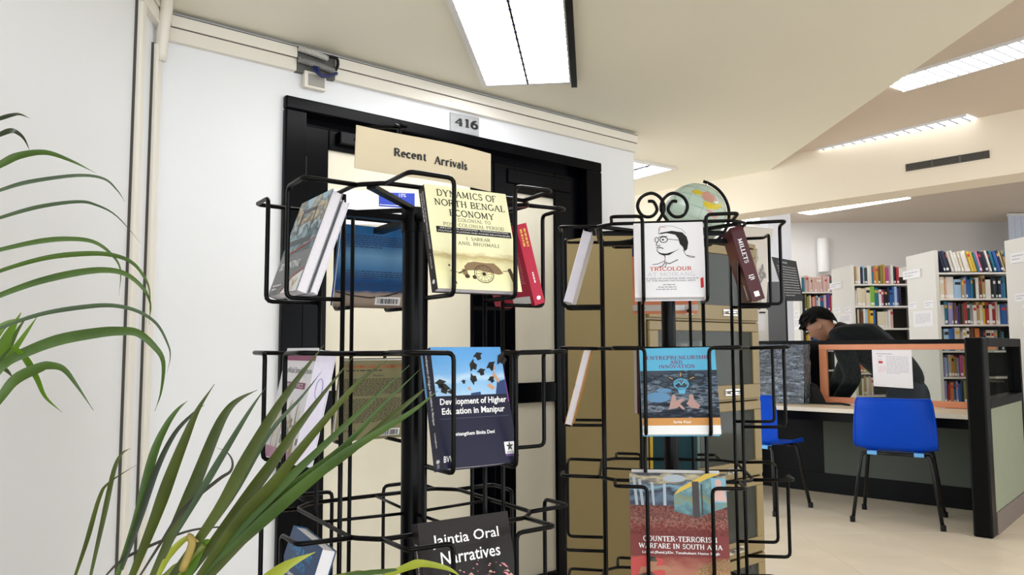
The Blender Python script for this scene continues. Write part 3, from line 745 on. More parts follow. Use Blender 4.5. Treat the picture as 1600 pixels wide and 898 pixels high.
b.front(Print().poly((.84, .6), (.88, .69), (1, .71), (1, .585), (.84, .585)).poly((.48, .6), (.62, .61), (.62, .585), (.48, .585)), 'gowns', mat('print_gown', '#1c3a70', .5), 1.8)
b.front(Print().text('Development of Higher', .04, .495, .975, .565, bold=.025, slant=.1).text('Education in Manipur', .05, .415, .93, .485, bold=.025, slant=.1).text('Leisangthem Binita Devi', .17, .245, .74, .285, bold=.02, slant=.1).text('BVW', -.0, .05, .15, .1, bold=.01, slant=.2), 'title_lettering', W_, 1.2)
b.front(Print().rect(.02, .395, .98, .398), 'rule', mat('print_grey', '#565a70', .4))
b.front(Print().rect(.855, .075, 1.0, .175), 'logo_square', W_)
pr = Print()
for i in range(5):
    a = math.pi / 2 + i * 2 * math.pi / 5; u, v = .928, .135
    pr.poly((u, v), (u + .022 * math.cos(a - .5), v + .018 * math.sin(a - .5)), (u + .055 * math.cos(a), v + .042 * math.sin(a)), (u + .022 * math.cos(a + .5), v + .018 * math.sin(a + .5)))
pr.text('ASTRAL', .87, .08, .985, .094, bold=.01)
b.front(pr, 'logo_star', K_, 2)
b.front(Print().rect(.855, .055, 1.0, .073), 'logo_foot', mat('print_violet', '#5b3f78', .4))
b.spine(Print().text('Development of Higher Education in Manipur', .03, .38, .64, .66, bold=.02).text('Leisangthem', .70, .4, .82, .62, bold=.01).disc(.93, .5, .018, .2, 5).text('ASTRAL', .95, .35, .985, .6), 'spine_lettering', W_)
b.spine(Print().rect(0, 0, .42, .2), 'spine_band', mat('print_sky', '#6aa7df', .4), .6)
b2 = LB(1, 0, 'navy and purple book peeping out behind the graduation cap book', .15, .232, .012, cov('devnavy', NV), dx=.022, inset=.040, tilt=15, roll=-2)
b2.front(Print().rect(.62, .5, 1, 1), 'purple_block', mat('print_purple', '#7a2a8c', .4))

# --- white and mauve book (left rack, second tier, left)
b = LB(1, 3, 'white book with mauve bands and pale stalks, left rack behind the palm', .17, .235, .034, cov('ai', '#ece9ee'), pages=mat('pages_lilac', '#ded9ea', .7, var=.03, vscale=150), dx=.005, tilt=12, dz=-.004)
b.front(Print().rect(0, .885, 1, .94).rect(.25, .635, .86, .69), 'mauve_bands', mat('print_mauve', '#8d3c63', .4))
b.front(Print().rect(0, .0, 1, .10), 'mauve_foot', mat('print_mauve_pale', '#c08aa6', .4))
b.front(Print().text('Artificial Intelligence', .07, .755, .95, .825, serif=False), 'title_lettering', mat('print_grey2', '#57565c', .5))
b.front(Print().lines(.08, .71, .9, .735, 1, rnd, .5, .06).text('ROBOTICS', .3, .645, .8, .68), 'subtitle', W_, 2)
pr = Print()
for i in range(22):
    u = rnd.uniform(.05, .9); pr.stroke([(u, .1), (u + rnd.uniform(-.06, .06), rnd.uniform(.3, .58))], rnd.uniform(.006, .02), .72)
b.front(pr, 'stalks', mat('print_straw', '#cbb98d', .5), 1.2)
pr = Print()
for i in range(14):
    u = rnd.uniform(.4, .95); v = rnd.uniform(.12, .3); pr.rect(u, v, u + .05, v + rnd.uniform(.02, .08))
b.front(pr, 'grey_marks', mat('print_grey3', '#8b8d86', .5), 1.6)
# ink scribble on the page edge
s_ = MB(); pts = [Vector((b.w/2 - .0026, .017 + .006 * math.cos(i * .5), .13 + .018 * math.sin(i * .5))) for i in range(14)]
s_.tube(pts, .0005, 4).build('pen_scribble', mat('pen_ink', '#6a63b8', .5), b.o)

# --- olive back cover (left rack, second tier, back left)
b = LB(1, 2, 'olive tan book showing a printed back cover, left rack second tier', .158, .215, .018, cov('olive', '#8f8a68'), dx=-.012, dz=-.004)
b.back(Print().text('ACADEMIC AND ECONOMIC RUST', .06, .905, .95, .945, bold=.01), 'back_title', mat('print_orange', '#c4562c', .4))
b.back(Print().lines(.06, .865, .95, .89, 1, rnd, .5, .06).text('Author', .45, .80, .62, .83).lines(.05, .56, .95, .78, 12, rnd, .45, .05).lines(.05, .22, .95, .53, 17, rnd, .45, .05).text('LYNAZ', .06, .115, .3, .14), 'back_text', mat('print_dk', '#2b2a22', .5))
b.back(Print().rect(.64, .04, .96, .13), 'barcode_label', W_); b.back(barcode(Print(), .67, .05, .93, .115, rnd), 'barcode', K_, 1.6)

# --- blue hardback (left rack, third tier, left)
b = LB(2, 3, 'blue hardback with pale title, left rack third tier', .16, .215, .026, cov('bluehb', '#35507a'), cov('bluehb_spine', '#2a6ca6'), dx=.005, pages=M_pagew, tilt=17, roll=3, dz=-.012)
b.front(Print().poly((0, .45), (.5, 0), (.62, 0), (.08, .62), (0, .62)), 'blue_stripe', mat('print_blue2', '#2f86c4', .4))
b.front(Print().poly((0, .0), (.35, .0), (0, .38)), 'green_corner', mat('print_teal', '#6fa59b', .4))
b.front(Print().text('POWER PLANT', .1, .80, .82, .88, bold=.03).text('IN NORTH', .3, .69, .72, .77, bold=.03), 'title_lettering', mat('print_blue3', '#3f8ec6', .4))
b.front(Print().text('Emerging Livelihood', .2, .57, .95, .64, bold=.02), 'subtitle', W_)
b.front(Print().disc(.6, .12, .3, .1), 'faces', mat('print_flesh', '#b48c78', .5))

# --- dark book with pink specks (left rack, third tier, front)
b = LB(2, 0, 'dark brown book with pink petals and white title, left rack third tier', .175, .235, .024, cov('jaintia', '#1c1614'), dx=-.004, dz=-.012, tilt=15, hs=.95, pages=mat('pages_cream', '#e7cfae', .7, var=.03, vscale=150))
b.front(Print().rect(0, 0, 1, .8), 'cover_picture', art('jaintia_art', [(0, '#2e1b14'), (.3, '#3d2616'), (.5, '#1c1311'), (.8, '#1c1614'), (1, '#1c1614')], dist=.6, scale=4))
b.front(Print().text('Jaintia Oral', .13, .80, .86, .90, bold=.01).text('Narratives', .2, .685, .85, .775, bold=.01), 'title_lettering', W_, 2)
pr = Print(); pr2 = Print()
for i in range(120):
    u = rnd.uniform(.02, .95); v = rnd.uniform(.05, .62) * (1.1 - .3 * abs(u - .6)); s = rnd.choice((.006, .008, .012, .02))
    (pr if rnd.random() < .5 else pr2).poly((u - s, v), (u, v - s * .4), (u + s * 1.4, v - s * .6), (u + s * .3, v + s * .5))
for (u, v, s) in ((.78, .46, .06), (.84, .36, .07), (.72, .55, .05), (.9, .55, .05), (.16, .38, .07), (.45, .40, .06), (.88, .62, .04)):
    pr.poly((u - s, v + s * .3), (u, v + s * .1), (u + s, v - s * .8), (u + s * .3, v - s * .6))
b.front(pr, 'petals', mat('print_pinkpetal', '#e08a9c', .4), 1.5); b.front(pr2, 'specks', mat('print_speck', '#c9a48e', .4), 1.5)
b.spine(Print().text('Jaintia Oral Narratives', .14, .35, .6, .65), 'spine_lettering', W_)

# ----------------------------------------------------------------- right rack
# --- white book with portrait drawing (top tier, front)
b = RB(0, 0, 'white book with a line portrait in cap and glasses, right rack', .158, .219, .026, cov('tri', '#eeedf2'), cov('tri', '#eeedf2'), pages=M_pagew, dx=-.010, tilt=16, dz=-.004)
asp = b.w / b.h
pr = Print()
pr.poly((.36, .84), (.40, .86), (.55, .885), (.70, .86), (.76, .80), (.78, .72), (.76, .63), (.72, .60), (.70, .66), (.66, .70), (.64, .78), (.60, .83), (.48, .855))
pr.poly((.34, .61), (.38, .585), (.46, .575), (.56, .60), (.66, .64), (.60, .61), (.50, .555), (.42, .55), (.36, .575))
pr.ring(.43, .765, .055, .038, .009, asp).ring(.33, .765, .025, .034, .008, asp).stroke([(.485, .775), (.64, .755)], .007, asp)
pr.stroke([(.36, .80), (.42, .812), (.48, .805)], .010, asp).disc(.42, .765, .016, .012)
pr.stroke([(.35, .75), (.32, .705), (.33, .688), (.38, .69)], .008, asp).stroke([(.325, .66), (.36, .668), (.42, .645)], .011, asp).stroke([(.335, .645), (.37, .648)], .006, asp)
pr.stroke([(.33, .64), (.335, .61), (.36, .585)], .008, asp)
pr.ring(.71, .73, .035, .05, .008, asp).stroke([(.70, .75), (.72, .72), (.705, .70)], .006, asp)
pr.stroke([(.36, .85), (.37, .93), (.45, .955), (.56, .95), (.70, .90), (.75, .84)], .004, asp).stroke([(.36, .855), (.50, .875), (.66, .86)], .004, asp)
pr.stroke([(.44, .56), (.44, .46), (.50, .44), (.62, .49)], .010, asp).stroke([(.70, .62), (.74, .55), (.86, .525)], .006, asp).stroke([(.44, .48), (.34, .44), (.26, .43)], .007, asp).stroke([(.44, .46), (.40, .41), (.34, .395)], .009, asp).stroke([(.74, .55), (.80, .52), (.86, .52)], .007, asp).stroke([(.46, .44), (.44, .40)], .009, asp)
b.front(pr, 'portrait_drawing', K_)
b.front(Print().stroke([(.37, .88), (.39, .95), (.47, .93)], .010, asp).stroke([(.44, .52), (.45, .41)], .008, asp), 'portrait_tint', mat('print_rosy', '#d9b3a4', .5), 1.5)
b.front(Print().text('TRICOLOUR', .22, .345, .81, .40, serif=True, wt=.16), 'title_lettering', mat('print_orangered', '#d4552f', .4))
b.front(Print().text('AT MOIRANG', .18, .275, .85, .325, serif=True, wt=.08), 'title_outline', mat('print_pale', '#b9b8bc', .5))
b.front(Print().text('A SAGA OF COURAGE AND VALOUR', .16, .235, .90, .255).text('OF THE INDIAN NATIONAL ARMY', .17, .205, .86, .225).lines(.40, .155, .68, .17, 1, rnd, .5, .05).lines(.33, .125, .75, .14, 1, rnd, .5, .05).lines(.30, .095, .78, .11, 1, rnd, .5, .05), 'subtitle', mat('print_grey4', '#55555c', .5))
b.front(Print().poly((.925, .11), (.965, .125), (.965, .255), (.925, .24)), 'red_tag', mat('print_redtag', '#d21f26', .4))
# --- orange and navy book in the back pocket (seen from behind)
b = RB(0, 2, 'orange and navy book in the far pocket behind the portrait book', .185, .235, .018, cov('orange', '#d8845f'), tilt=11, dx=-.006, dz=-.012, hs=.95)
b.back(Print().rect(0, .75, 1, 1), 'navy_band', mat('print_navy2', '#1d2450', .4)); b.back(Print().rect(0, .04, 1, .12), 'grey_band', mat('print_lt', '#c6bfb8', .5))
b.back(Print().rect(.55, .045, .8, .115), 'barcode_label', W_, 2); b.back(Print().disc(.14, .08, .05, .04), 'emblem', K_, 2)
b.back(Print().lines(.16, .45, .9, .70, 12, rnd, .4, .05), 'back_text', mat('print_brownish', '#6b3a2c', .5), 1.5)
# --- white book on edge (top tier, left)
b = RB(0, 3, 'white book leaning in the left pocket of the right rack', .15, .222, .022, cov('whitec', '#eeedf1'), pages=mat('pages_greywhite', '#dcd9e4', .7, var=.03, vscale=150), tilt=16, dx=.03)
# --- maroon book spine on (top tier, right)
MR = '#4d1c22'
b = RB(0, 1, 'maroon book with white spine title in the right pocket, right rack', .15, .222, .030, cov('maroon', MR), tilt=15, dx=-.03, inset=.04)
b.spine(Print().text('MILLETS', .17, .30, .50, .66, serif=True, wt=.2).stroke([(.68, .3), (.72, .7)], .04, 7).rect(.66, .3, .672, .7).rect(.69, .25, .70, .75).rect(.715, .35, .725, .65).rect(.88, .3, .95, .7), 'spine_lettering', W_)
b.back(Print().lines(.18, .34, .8, .62, 10, rnd, .25, .2).rect(.66, .05, .9, .08), 'back_text', mat('print_greypink', '#9c8083', .5))
b.back(Print().rect(.62, .04, .72, .24), 'back_label', mat('print_label', '#e5e3dd')); b.back(Print().rect(.75, .05, .93, .15).lines(.1, .05, .5, .3, 4, rnd, .6, .1), 'back_box', mat('print_darkgrey', '#6a5557', .5), 1.2)
# --- blue book with picture of brain and hands (second tier, front)
b = RB(1, 0, 'sky blue book with glowing brain over hands, right rack', .170, .236, .024, cov('entre', '#62b9de'), cov('entre', '#62b9de'), pages=M_pagew, tilt=16, dx=.008, dz=-.010, roll=-1)
b.front(Print().rect(0, .185, 1, .73), 'cover_picture', art('entre_art', [(.0, '#1b2230'), (.3, '#3c4654'), (.45, '#8e98a6'), (.52, '#2a323e'), (.6, '#6a7f93'), (.75, '#232b37'), (1, '#454f5c')], dist=2.2, scale=9, detail=8, stretch=(.6, 1, 1.6)))
b.front(Print().rect(0, .10, 1, .185), 'ochre_band', mat('print_ochre', '#d3944a', .4)); b.front(Print().rect(0, 0, 1, .10), 'white_band', W_)
b.front(Print().text('ENTREPRENEURSHIP', .09, .86, .92, .905, serif=True, wt=.15).text('AND', .40, .805, .56, .85, serif=True, wt=.15).text('INNOVATION', .25, .755, .72, .80, serif=True, wt=.15), 'title_lettering', mat('print_plum', '#8a2458', .4))
b.front(Print().text('Sarita Kaur', .40, .125, .63, .155, bold=.02, slant=.1), 'author', W_, 1.5)
pr = Print().ring(.53, .57, .09, .06, .016, .78).stroke([(.46, .57), (.5, .60), (.53, .56), (.57, .6), (.6, .57)], .012, .78).poly((.47, .53), (.59, .53), (.57, .46), (.50, .46))
b.front(pr, 'brain', mat('print_cyan', '#5fb4d8', .4), 1.5)
pr = Print().poly((.35, .28), (.38, .37), (.405, .44), (.43, .455), (.45, .43), (.45, .375), (.50, .40), (.56, .405), (.545, .375), (.50, .345), (.47, .30)).poly((.58, .345), (.62, .39), (.62, .44), (.65, .455), (.675, .44), (.69, .38), (.76, .325), (.73, .285), (.64, .30)).poly((.47, .33), (.52, .285), (.56, .275), (.55, .30), (.50, .345))
b.front(pr, 'hands', mat('print_skin2', '#b8948c', .5), 1.5)
b.front(Print().disc(.22, .42, .16, .06).disc(.3, .50, .1, .025), 'blue_glow', mat('print_blueglow', '#5f8fb8', .5), 1.3)
b.front(Print().stroke([(.53, .66), (.53, .70)], .008, .78).stroke([(.42, .63), (.38, .65)], .008, .78).stroke([(.65, .63), (.7, .65)], .008, .78), 'sparks', mat('print_gold', '#d9a441'), 1.6)
b.front(Print().stroke([(.90, .95), (.94, .98), (.92, .94), (.97, .97)], .008, .78), 'emblem', R_)
# --- maroon and white books in the back pocket (second tier)
b = RB(1, 2, 'dark maroon book in the far pocket behind the sky blue book', .16, .225, .016, cov('maroon2', '#3f151b'), tilt=12, dx=-.002, inset=.016)
b = RB(1, 2, 'thin white book leaning beside the dark maroon book, right rack', .15, .22, .008, cov('whited', '#e9e7e6'), tilt=12, dx=.010)
# --- tan book on edge (second tier, left)
b = RB(1, 3, 'orange edged book with mottled cover, left pocket of right rack', .15, .23, .018, art('mottled', [(0, '#c9924f'), (.35, '#d59f5a'), (.5, '#3a2a22'), (.6, '#cf8f49'), (1, '#e0ae69')], dist=1.2, scale=6), cov('tanspine', '#d0964f'), cov('tanspine', '#d0964f'), tilt=15, dx=.03, dz=-.004)
# --- counter-terrorism book (third tier, front)
b = RB(2, 0, 'red and brown book with a hall and an armed man, right rack', .215, .30, .030, cov('ct', '#7c2f2a'), cov('ct', '#7c2f2a'), pages=M_pagew, tilt=13, dx=.0, dz=-.092, hs=1)
b.front(Print().rect(0, .55, 1, .76), 'rubble', art('rubble_art', [(0, '#6b241f'), (.3, '#7c3a30'), (.5, '#9c6a5c'), (.6, '#4a201c'), (.8, '#8b5347'), (1, '#5d2a24')], dist=1.6, scale=26, detail=6, stretch=(1, 1, .4)))
b.front(Print().rect(0, .76, 1, 1), 'hall', art('hall_art', [(0, '#3c4252'), (.2, '#5b6f86'), (.4, '#2b303d'), (.55, '#7ea4b8'), (.7, '#494b57'), (.85, '#c2b694'), (1, '#3e404c')], dist=.9, scale=4, detail=3))
b.front(Print().poly((.46, .72), (.46, .84), (.82, .97), (1, .97), (1, .76), (.7, .68)), 'painted_wall', art('mural_art', [(0, '#4d6f78'), (.3, '#6d9aa3'), (.5, '#8a8f6a'), (.7, '#5b8790'), (1, '#8fb0b4')], dist=1.3, scale=5), 1.5)
b.front(Print().poly((.46, .84), (.52, .89), (.80, 1), (.95, 1), (.82, .965)), 'yellow_beam', mat('print_yellow', '#d8b63a', .4), 1.8)
b.front(Print().rect(.65, .68, .72, .94).rect(.74, .7, .755, .92), 'doorway', mat('print_dkbrown', '#2c1c1a', .4), 2)
b.front(Print().poly((.06, .76), (.09, .76), (.06, .97), (.03, .97)).poly((.12, .76), (.15, .76), (.12, .95), (.09, .95)).poly((.24, .76), (.26, .76), (.25, .93), (.22, .93)).rect(.35, .76, .38, .92).disc(.47, .96, .12, .028), 'columns', mat('print_columns', '#a9b4bf', .4), 1.7)
b.front(Print().rect(.85, .79, 1, .965), 'mural_panel', mat('print_mural', '#7fb7cf', .4), 2); b.front(Print().disc(.92, .93, .035, .03).poly((.86, .8), (.88, .88), (.92, .90), (.98, .88), (1, .8)), 'mural_figure', mat('print_pinkfig', '#dcb5ad', .5), 2.5)
b.front(Print().rect(0, 0, 1, .40), 'street', art('street_art', [(0, '#6b6158'), (.15, '#6e645c'), (.25, '#8f6b4b'), (.5, '#a57455'), (.75, '#b3765f'), (1, '#8a3a31')], dist=.35, scale=8))
b.front(Print().poly((.62, .26), (.7, .33), (.85, .38), (1, .40), (1, .22), (.62, .22)), 'buildings', art('bld_art', [(0, '#8f6a45'), (.4, '#b98f5c'), (.55, '#6b4a35'), (.7, '#a9855a'), (1, '#7a5238')], dist=1.5, scale=18, detail=2), 1.5)
b.front(Print().poly((.0, .0), (.0, .38), (.12, .40), (.33, .38), (.35, .25), (.33, .0)), 'red_cloth', mat('print_redcloth', '#c1352c', .4), 2)
b.front(Print().poly((.08, .27), (.10, .32), (.35, .335), (.42, .31), (.40, .295), (.3, .305), (.12, .28)).disc(.215, .355, .055, .035), 'arm_and_face', mat('print_skin3', '#b07a5c', .5), 2.5)
b.front(Print().poly((.16, .36), (.18, .395), (.25, .395), (.27, .36)).poly((.05, .26), (.2, .29), (.3, .24), (.35, .12), (.33, .0), (.1, .0)).poly((.25, .22), (.4, .235), (.52, .27), (.53, .265), (.42, .215), (.33, .19)), 'armed_man', art('camo', [(0, '#23251f'), (.4, '#4b4f3c'), (.55, '#1c1d19'), (.7, '#5c5a45'), (1, '#2b2d26')], dist=1.6, scale=8), 2.8)
b.front(Print().disc(.75, .21, .07, .03).disc(.40, .17, .03, .04), 'dark_shapes', mat('print_dk2', '#33302c', .5), 1.8)
b.front(Print().text('COUNTER-TERRORISM', .13, .502, .88, .542, serif=True, wt=.19).text('WARFARE IN SOUTH ASIA', .085, .452, .93, .49, serif=True, wt=.19).text('Lt Col.(Retd.)/Dr. Tenshubam Hemo Singh', .12, .412, .90, .435, bold=.02), 'title_lettering', W_, 3)
b.front(Print().poly((.90, .105), (.94, .12), (.94, .215), (.90, .20)), 'yellow_tag', mat('print_yellowtag', '#e6dd2e', .4), 3)
b2 = RB(2, 0, 'plain white book tucked behind the red and brown book', .20, .302, .014, cov('whited', '#e9e7e6'), pages=M_pagew, tilt=13, dx=-.002, inset=.036, dz=-.089, hs=1)
# --- back pocket, third tier
b = RB(2, 2, 'dark teal book with a yellow edge in the far pocket below', .13, .30, .016, cov('teal', '#24444c'), tilt=10, dx=-.02)
b.back(Print().rect(0, 0, .06, 1), 'yellow_edge', mat('print_yellow', '#d8b63a'))

# ================================================================== STEEL CABINET WITH GLASS DOORS, GLOBE
M_steel = mat('cabinet_steel', '#88774f', 0.38, var=0.03, vscale=3)
M_glass = glass('cabinet_glass', (.35, .37, .36), alpha=.28, rough=.04)
CBH = 1.655
cb0 = atz(1003, 356, CBH)
CABA = math.radians(39.7)
CW, CD = 0.76, 0.43
cab = empty('glass_cabinet', (cb0.x, cb0.y, 0), CABA, 'olive brown steel cabinet with glass doors behind the right rack', 'cabinet')
t = .018
MB().box((0, 0, 0), (t, CD, CBH)).build('side_panel', M_steel, cab, bevel=.004)
MB().box((CW - t, 0, 0), (CW, CD, CBH)).build('side_panel', M_steel, cab, bevel=.004)
MB().box((t, CD - t, 0.06), (CW - t, CD, CBH - t)).build('back_panel', mat('cabinet_inside', '#5f5546', .5), cab)
MB().box((t, 0.0, CBH - t), (CW - t, CD, CBH)).build('top_panel', M_steel, cab)
MB().box((t, .01, 0), (CW - t, CD - t, .07)).build('plinth', M_steel, cab)
MB().box((.03, CD * .4, .4), (.06, CD * .42, .44)).build('fixing', M_steel, cab)
zs = [0.07, 0.345, 0.665, 0.985, 1.315]
levels = []
for i, z0 in enumerate(zs):
    z1 = zs[i + 1] if i + 1 < len(zs) else CBH - t
    MB().box((t, 0.0, z0 - .006), (CW - t, CD - t, z0 + .012)).build('shelf', M_steel, cab); levels.append(z0 + .012)
    d = empty('door', (0, 0, 0)); d.parent = cab
    f = .05
    MB().box((t, -.014, z0 + .002), (CW - t, 0, z0 + .062)).build('rail', M_steel, d, bevel=.003)
    MB().box((t, -.014, z1 - .046), (CW - t, 0, z1 - .010)).build('rail', M_steel, d, bevel=.003)
    MB().box((t, -.014, z0 + .062), (t + f, 0, z1 - .046)).build('stile', M_steel, d, bevel=.003)
    MB().box((CW - t - f, -.014, z0 + .062), (CW - t, 0, z1 - .046)).build('stile', M_steel, d, bevel=.003)
    MB().box((t + f, -.008, z0 + .062), (CW - t - f, -.004, z1 - .046)).build('pane', M_glass, d)
    for hx in (CW * .3, CW * .7):
        MB().box((hx - .05, -.018, z0 + .02), (hx + .05, -.014, z0 + .045)).tube(rounded([(hx - .035, -.016, z0 + .032), (hx - .035, -.036, z0 + .032), (hx + .035, -.036, z0 + .032), (hx + .035, -.016, z0 + .032)], .008), .006, 6).build('handle', M_chrome, d, smooth='angle')
# books in the cabinet
CM = mw(cab)
kc = ['#dfe3e6', '#b9cfd6', '#8aa0a5', '#d8d5c9', '#9fb7bd', '#e7e4dd', '#5d6f74', '#c7b9a2']
kn = ['white', 'pale blue', 'slate', 'cream', 'blue grey', 'ivory', 'teal grey', 'tan']
cr_ = random.Random(9)
ordn = ['first', 'second', 'third', 'fourth', 'fifth', 'sixth', 'seventh', 'eighth', 'ninth', 'tenth', 'eleventh', 'twelfth', 'thirteenth', 'fourteenth', 'fifteenth', 'sixteenth', 'seventeenth', 'eighteenth', 'nineteenth', 'twentieth', 'twenty-first', 'twenty-second', 'twenty-third', 'twenty-fourth', 'twenty-fifth', 'twenty-sixth', 'twenty-seventh', 'twenty-eighth', 'twenty-ninth', 'thirtieth']
def simple_book(name, M, w, h, d, cover, label, group, band=None, tag_=True):
    """upright book: local x = thickness w, y = depth (spine at y 0), z up; rounded spine, pages, spine band and call number label"""
    b = MB(); k = min(.002, w * .12)
    pf = [(0, .004), (w * .25, .001), (w * .75, .001), (w, .004), (w, d), (w - k, d), (w - k, .006), (k, .006), (k, d), (0, d)]
    b.prism([Vector((x, y, 0)) for x, y in pf], (0, 0, h), 0)
    b.box((k, .006, .003), (w - k, d - .003, h - .003), 1)
    mats = [cover, M_page]
    if band is not None:
        b.add([(w * .1, .0002, h * .72), (w * .9, .0002, h * .72), (w * .9, .0002, h * .86), (w * .1, .0002, h * .86)], [(0, 1, 2, 3)], 2); mats.append(band)
    if tag_:
        i = len(mats); b.add([(w * .12, .0001, h * .06), (w * .88, .0001, h * .06), (w * .88, .0001, h * .18), (w * .12, .0001, h * .18)], [(0, 1, 2, 3)], i); mats.append(W_)
    o = b.build(name, mats, None, fix=True); o.matrix_basis = M
    return tag(o, label, 'book', group)
for li, nm in ((4, 'top'), (2, 'third lowest'), (3, 'second')):
    x = .20 if li == 4 else .34
    for k in range(7 if li == 4 else 4):
        w = cr_.uniform(.025, .05); ci = cr_.randrange(len(kc)); h = cr_.uniform(.19, .235)
        if x + w > CW - .1: break
        simple_book('book', CM @ Matrix.Translation((x, .09, levels[li] + .0005)), w, h, .15, mat('cabinet_book_%d' % ci, kc[ci], .5), '%s book, %s from left on the %s shelf inside the cabinet' % (kn[ci], ordn[k], {'top': 'top', 'second': 'second', 'third lowest': 'middle'}[nm]), 'books in the glass cabinet', tag_=False)
        x += w + .006

# globe on the cabinet
gc = aty(1086, 344, cb0.y + 0.62)
GR = 0.140
gl = empty('desk_globe', (gc.x, gc.y, CBH), 0, 'pale green desk globe with black meridian arm on top of the cabinet', 'globe')
gz = CBH + 0.022 + GR
m = bpy.data.materials.new('globe_map'); m.use_nodes = True; MATS['globe_map'] = m
nt = m.node_tree; bs = nt.nodes['Principled BSDF']; bs.inputs['Roughness'].default_value = .22
tc = nt.nodes.new('ShaderNodeTexCoord')
n1 = nt.nodes.new('ShaderNodeTexNoise'); n1.inputs['Scale'].default_value = 6; nt.links.new(tc.outputs['Object'], n1.inputs['Vector'])
r1 = nt.nodes.new('ShaderNodeValToRGB'); r1.color_ramp.elements[0].color = lin('#a3b8aa'); r1.color_ramp.elements[1].color = lin('#b9cabf')
nt.links.new(n1.outputs['Fac'], r1.inputs[0]); nt.links.new(r1.outputs[0], bs.inputs['Base Color'])
TA = math.radians(-20)
GM = Matrix.Translation((0, 0, gz - CBH)) @ Matrix.Rotation(math.radians(23), 4, 'Y')
prof = [(max(.0005, GR * math.sin(math.pi * i / 24)), -GR * math.cos(math.pi * i / 24)) for i in range(25)]
g = MB().lathe(prof, 40, GM).build('ball', m, gl, smooth=True)
M_line = mat('globe_lines', '#6d7f78', .4)
for k in range(6):
    a = k * math.pi / 6
    MB().tube([GM @ Vector(((GR + .0002) * math.cos(q) * math.cos(a), (GR + .0002) * math.cos(q) * math.sin(a), (GR + .0002) * math.sin(q))) for q in [2 * math.pi * i / 40 for i in range(40)]], .0005, 4, closed=True).build('meridian_line', M_line, gl)
for lat in (-40, -20, 0, 20, 40, 60):
    la = math.radians(lat)
    MB().tube([GM @ Vector(((GR + .0002) * math.cos(la) * math.cos(q), (GR + .0002) * math.cos(la) * math.sin(q), (GR + .0002) * math.sin(la))) for q in [2 * math.pi * i / 40 for i in range(40)]], .0005, 4, closed=True).build('parallel_line', M_line, gl)
MB().tube([GM @ Vector((.158 * math.sin(q), 0, .158 * math.cos(q))) for q in [math.pi * i / 24 for i in range(-1, 26)]], .0075, 8).build('meridian_arm', M_wire, gl, smooth=True)
MB().tube([GM @ Vector((0, 0, GR - .002)), GM @ Vector((0, 0, GR + .026))], .005, 8).build('top_pin', M_chrome, gl)
MB().lathe([(.085, 0), (.085, .006), (.03, .014), (.012, .026), (.012, .03)], 24).build('base', M_wire, gl, smooth='angle')

GCW = Vector((gc.x, gc.y, gz))
def onball(px, py):
    d = ray(px, py); oc = CO - GCW; bq = oc.dot(d); disc = bq * bq - (oc.length_squared - GR * GR)
    p = CO + d * (-bq - math.sqrt(max(0, disc))); return GCW + (p - GCW).normalized() * (GR + .0007)
def land(name, poly, c):
    ctr = (sum(p[0] for p in poly) / len(poly), sum(p[1] for p in poly) / len(poly))
    b = MB(); n = len(poly); vs = [onball(*ctr)]
    for f in (.33, .66, 1.0): vs += [onball(ctr[0] + (p[0] - ctr[0]) * f, ctr[1] + (p[1] - ctr[1]) * f) for p in poly]
    fs = [(0, 1 + i, 1 + (i + 1) % n) for i in range(n)]
    for k in (0, 1): fs += [(1 + k*n + i, 1 + (k+1)*n + i, 1 + (k+1)*n + (i+1) % n, 1 + k*n + (i+1) % n) for i in range(n)]
    b.add(vs, fs).build(name, mat('land_' + c, c, .3), gl, world=True, smooth=True, fix=False)
land('land', [(1080, 298), (1090, 296), (1098, 300), (1096, 305), (1085, 303)], '#c2ac2e')
land('land', [(1097, 300), (1106, 299), (1116, 306), (1122, 314), (1112, 317), (1101, 313), (1096, 307)], '#b98a7c')
land('land', [(1098, 314), (1108, 316), (1118, 319), (1126, 317), (1127, 325), (1118, 328), (1106, 327), (1100, 321)], '#c9b62a')
land('land', [(1103, 327), (1111, 329), (1117, 333), (1122, 341), (1116, 341), (1110, 337)], '#c58f8a')

# ================================================================== READING CARREL
KA = math.radians(-42.4)
K0 = atz(1521, 838, 0)
car = empty('study_carrel', (K0.x, K0.y, 0), KA, 'black framed study carrel with orange framed glass screen and cream desk', 'carrel')
KM = mw(car); KI = KM.inverted()
KU = Vector((math.cos(KA), math.sin(KA), 0)); KV = Vector((-math.sin(KA), math.cos(KA), 0))
M_kblack = mat('carrel_black', '#030405', .4, spec=.12)
M_kgreen = mat('carrel_green_panel', '#868d77', .6, var=.02, vscale=6)
M_kgreen2 = mat('carrel_modesty_panel', '#454c42', .6)
M_kor = mat('orange_wood_frame', '#dd9068', .45, var=.04, vscale=10)
M_top = mat('desk_laminate', '#e9dcc2', .35, var=.03, vscale=5)
M_kick = mat('carrel_kick', '#6d625c', .5)
M_kglass = glass('carrel_glass', (.12, .13, .13), alpha=.07, rough=.02)
HT = 1.262; DV0, DV1, DZ = .33, .90, .74
def kv(px, py, v):   # pixel -> carrel coordinates on the plane at depth v
    return KI @ onp(px, py, KM @ Vector((0, v, 0)), KV)
def ku(px, py, u): return KI @ onp(px, py, KM @ Vector((u, 0, 0)), KU)
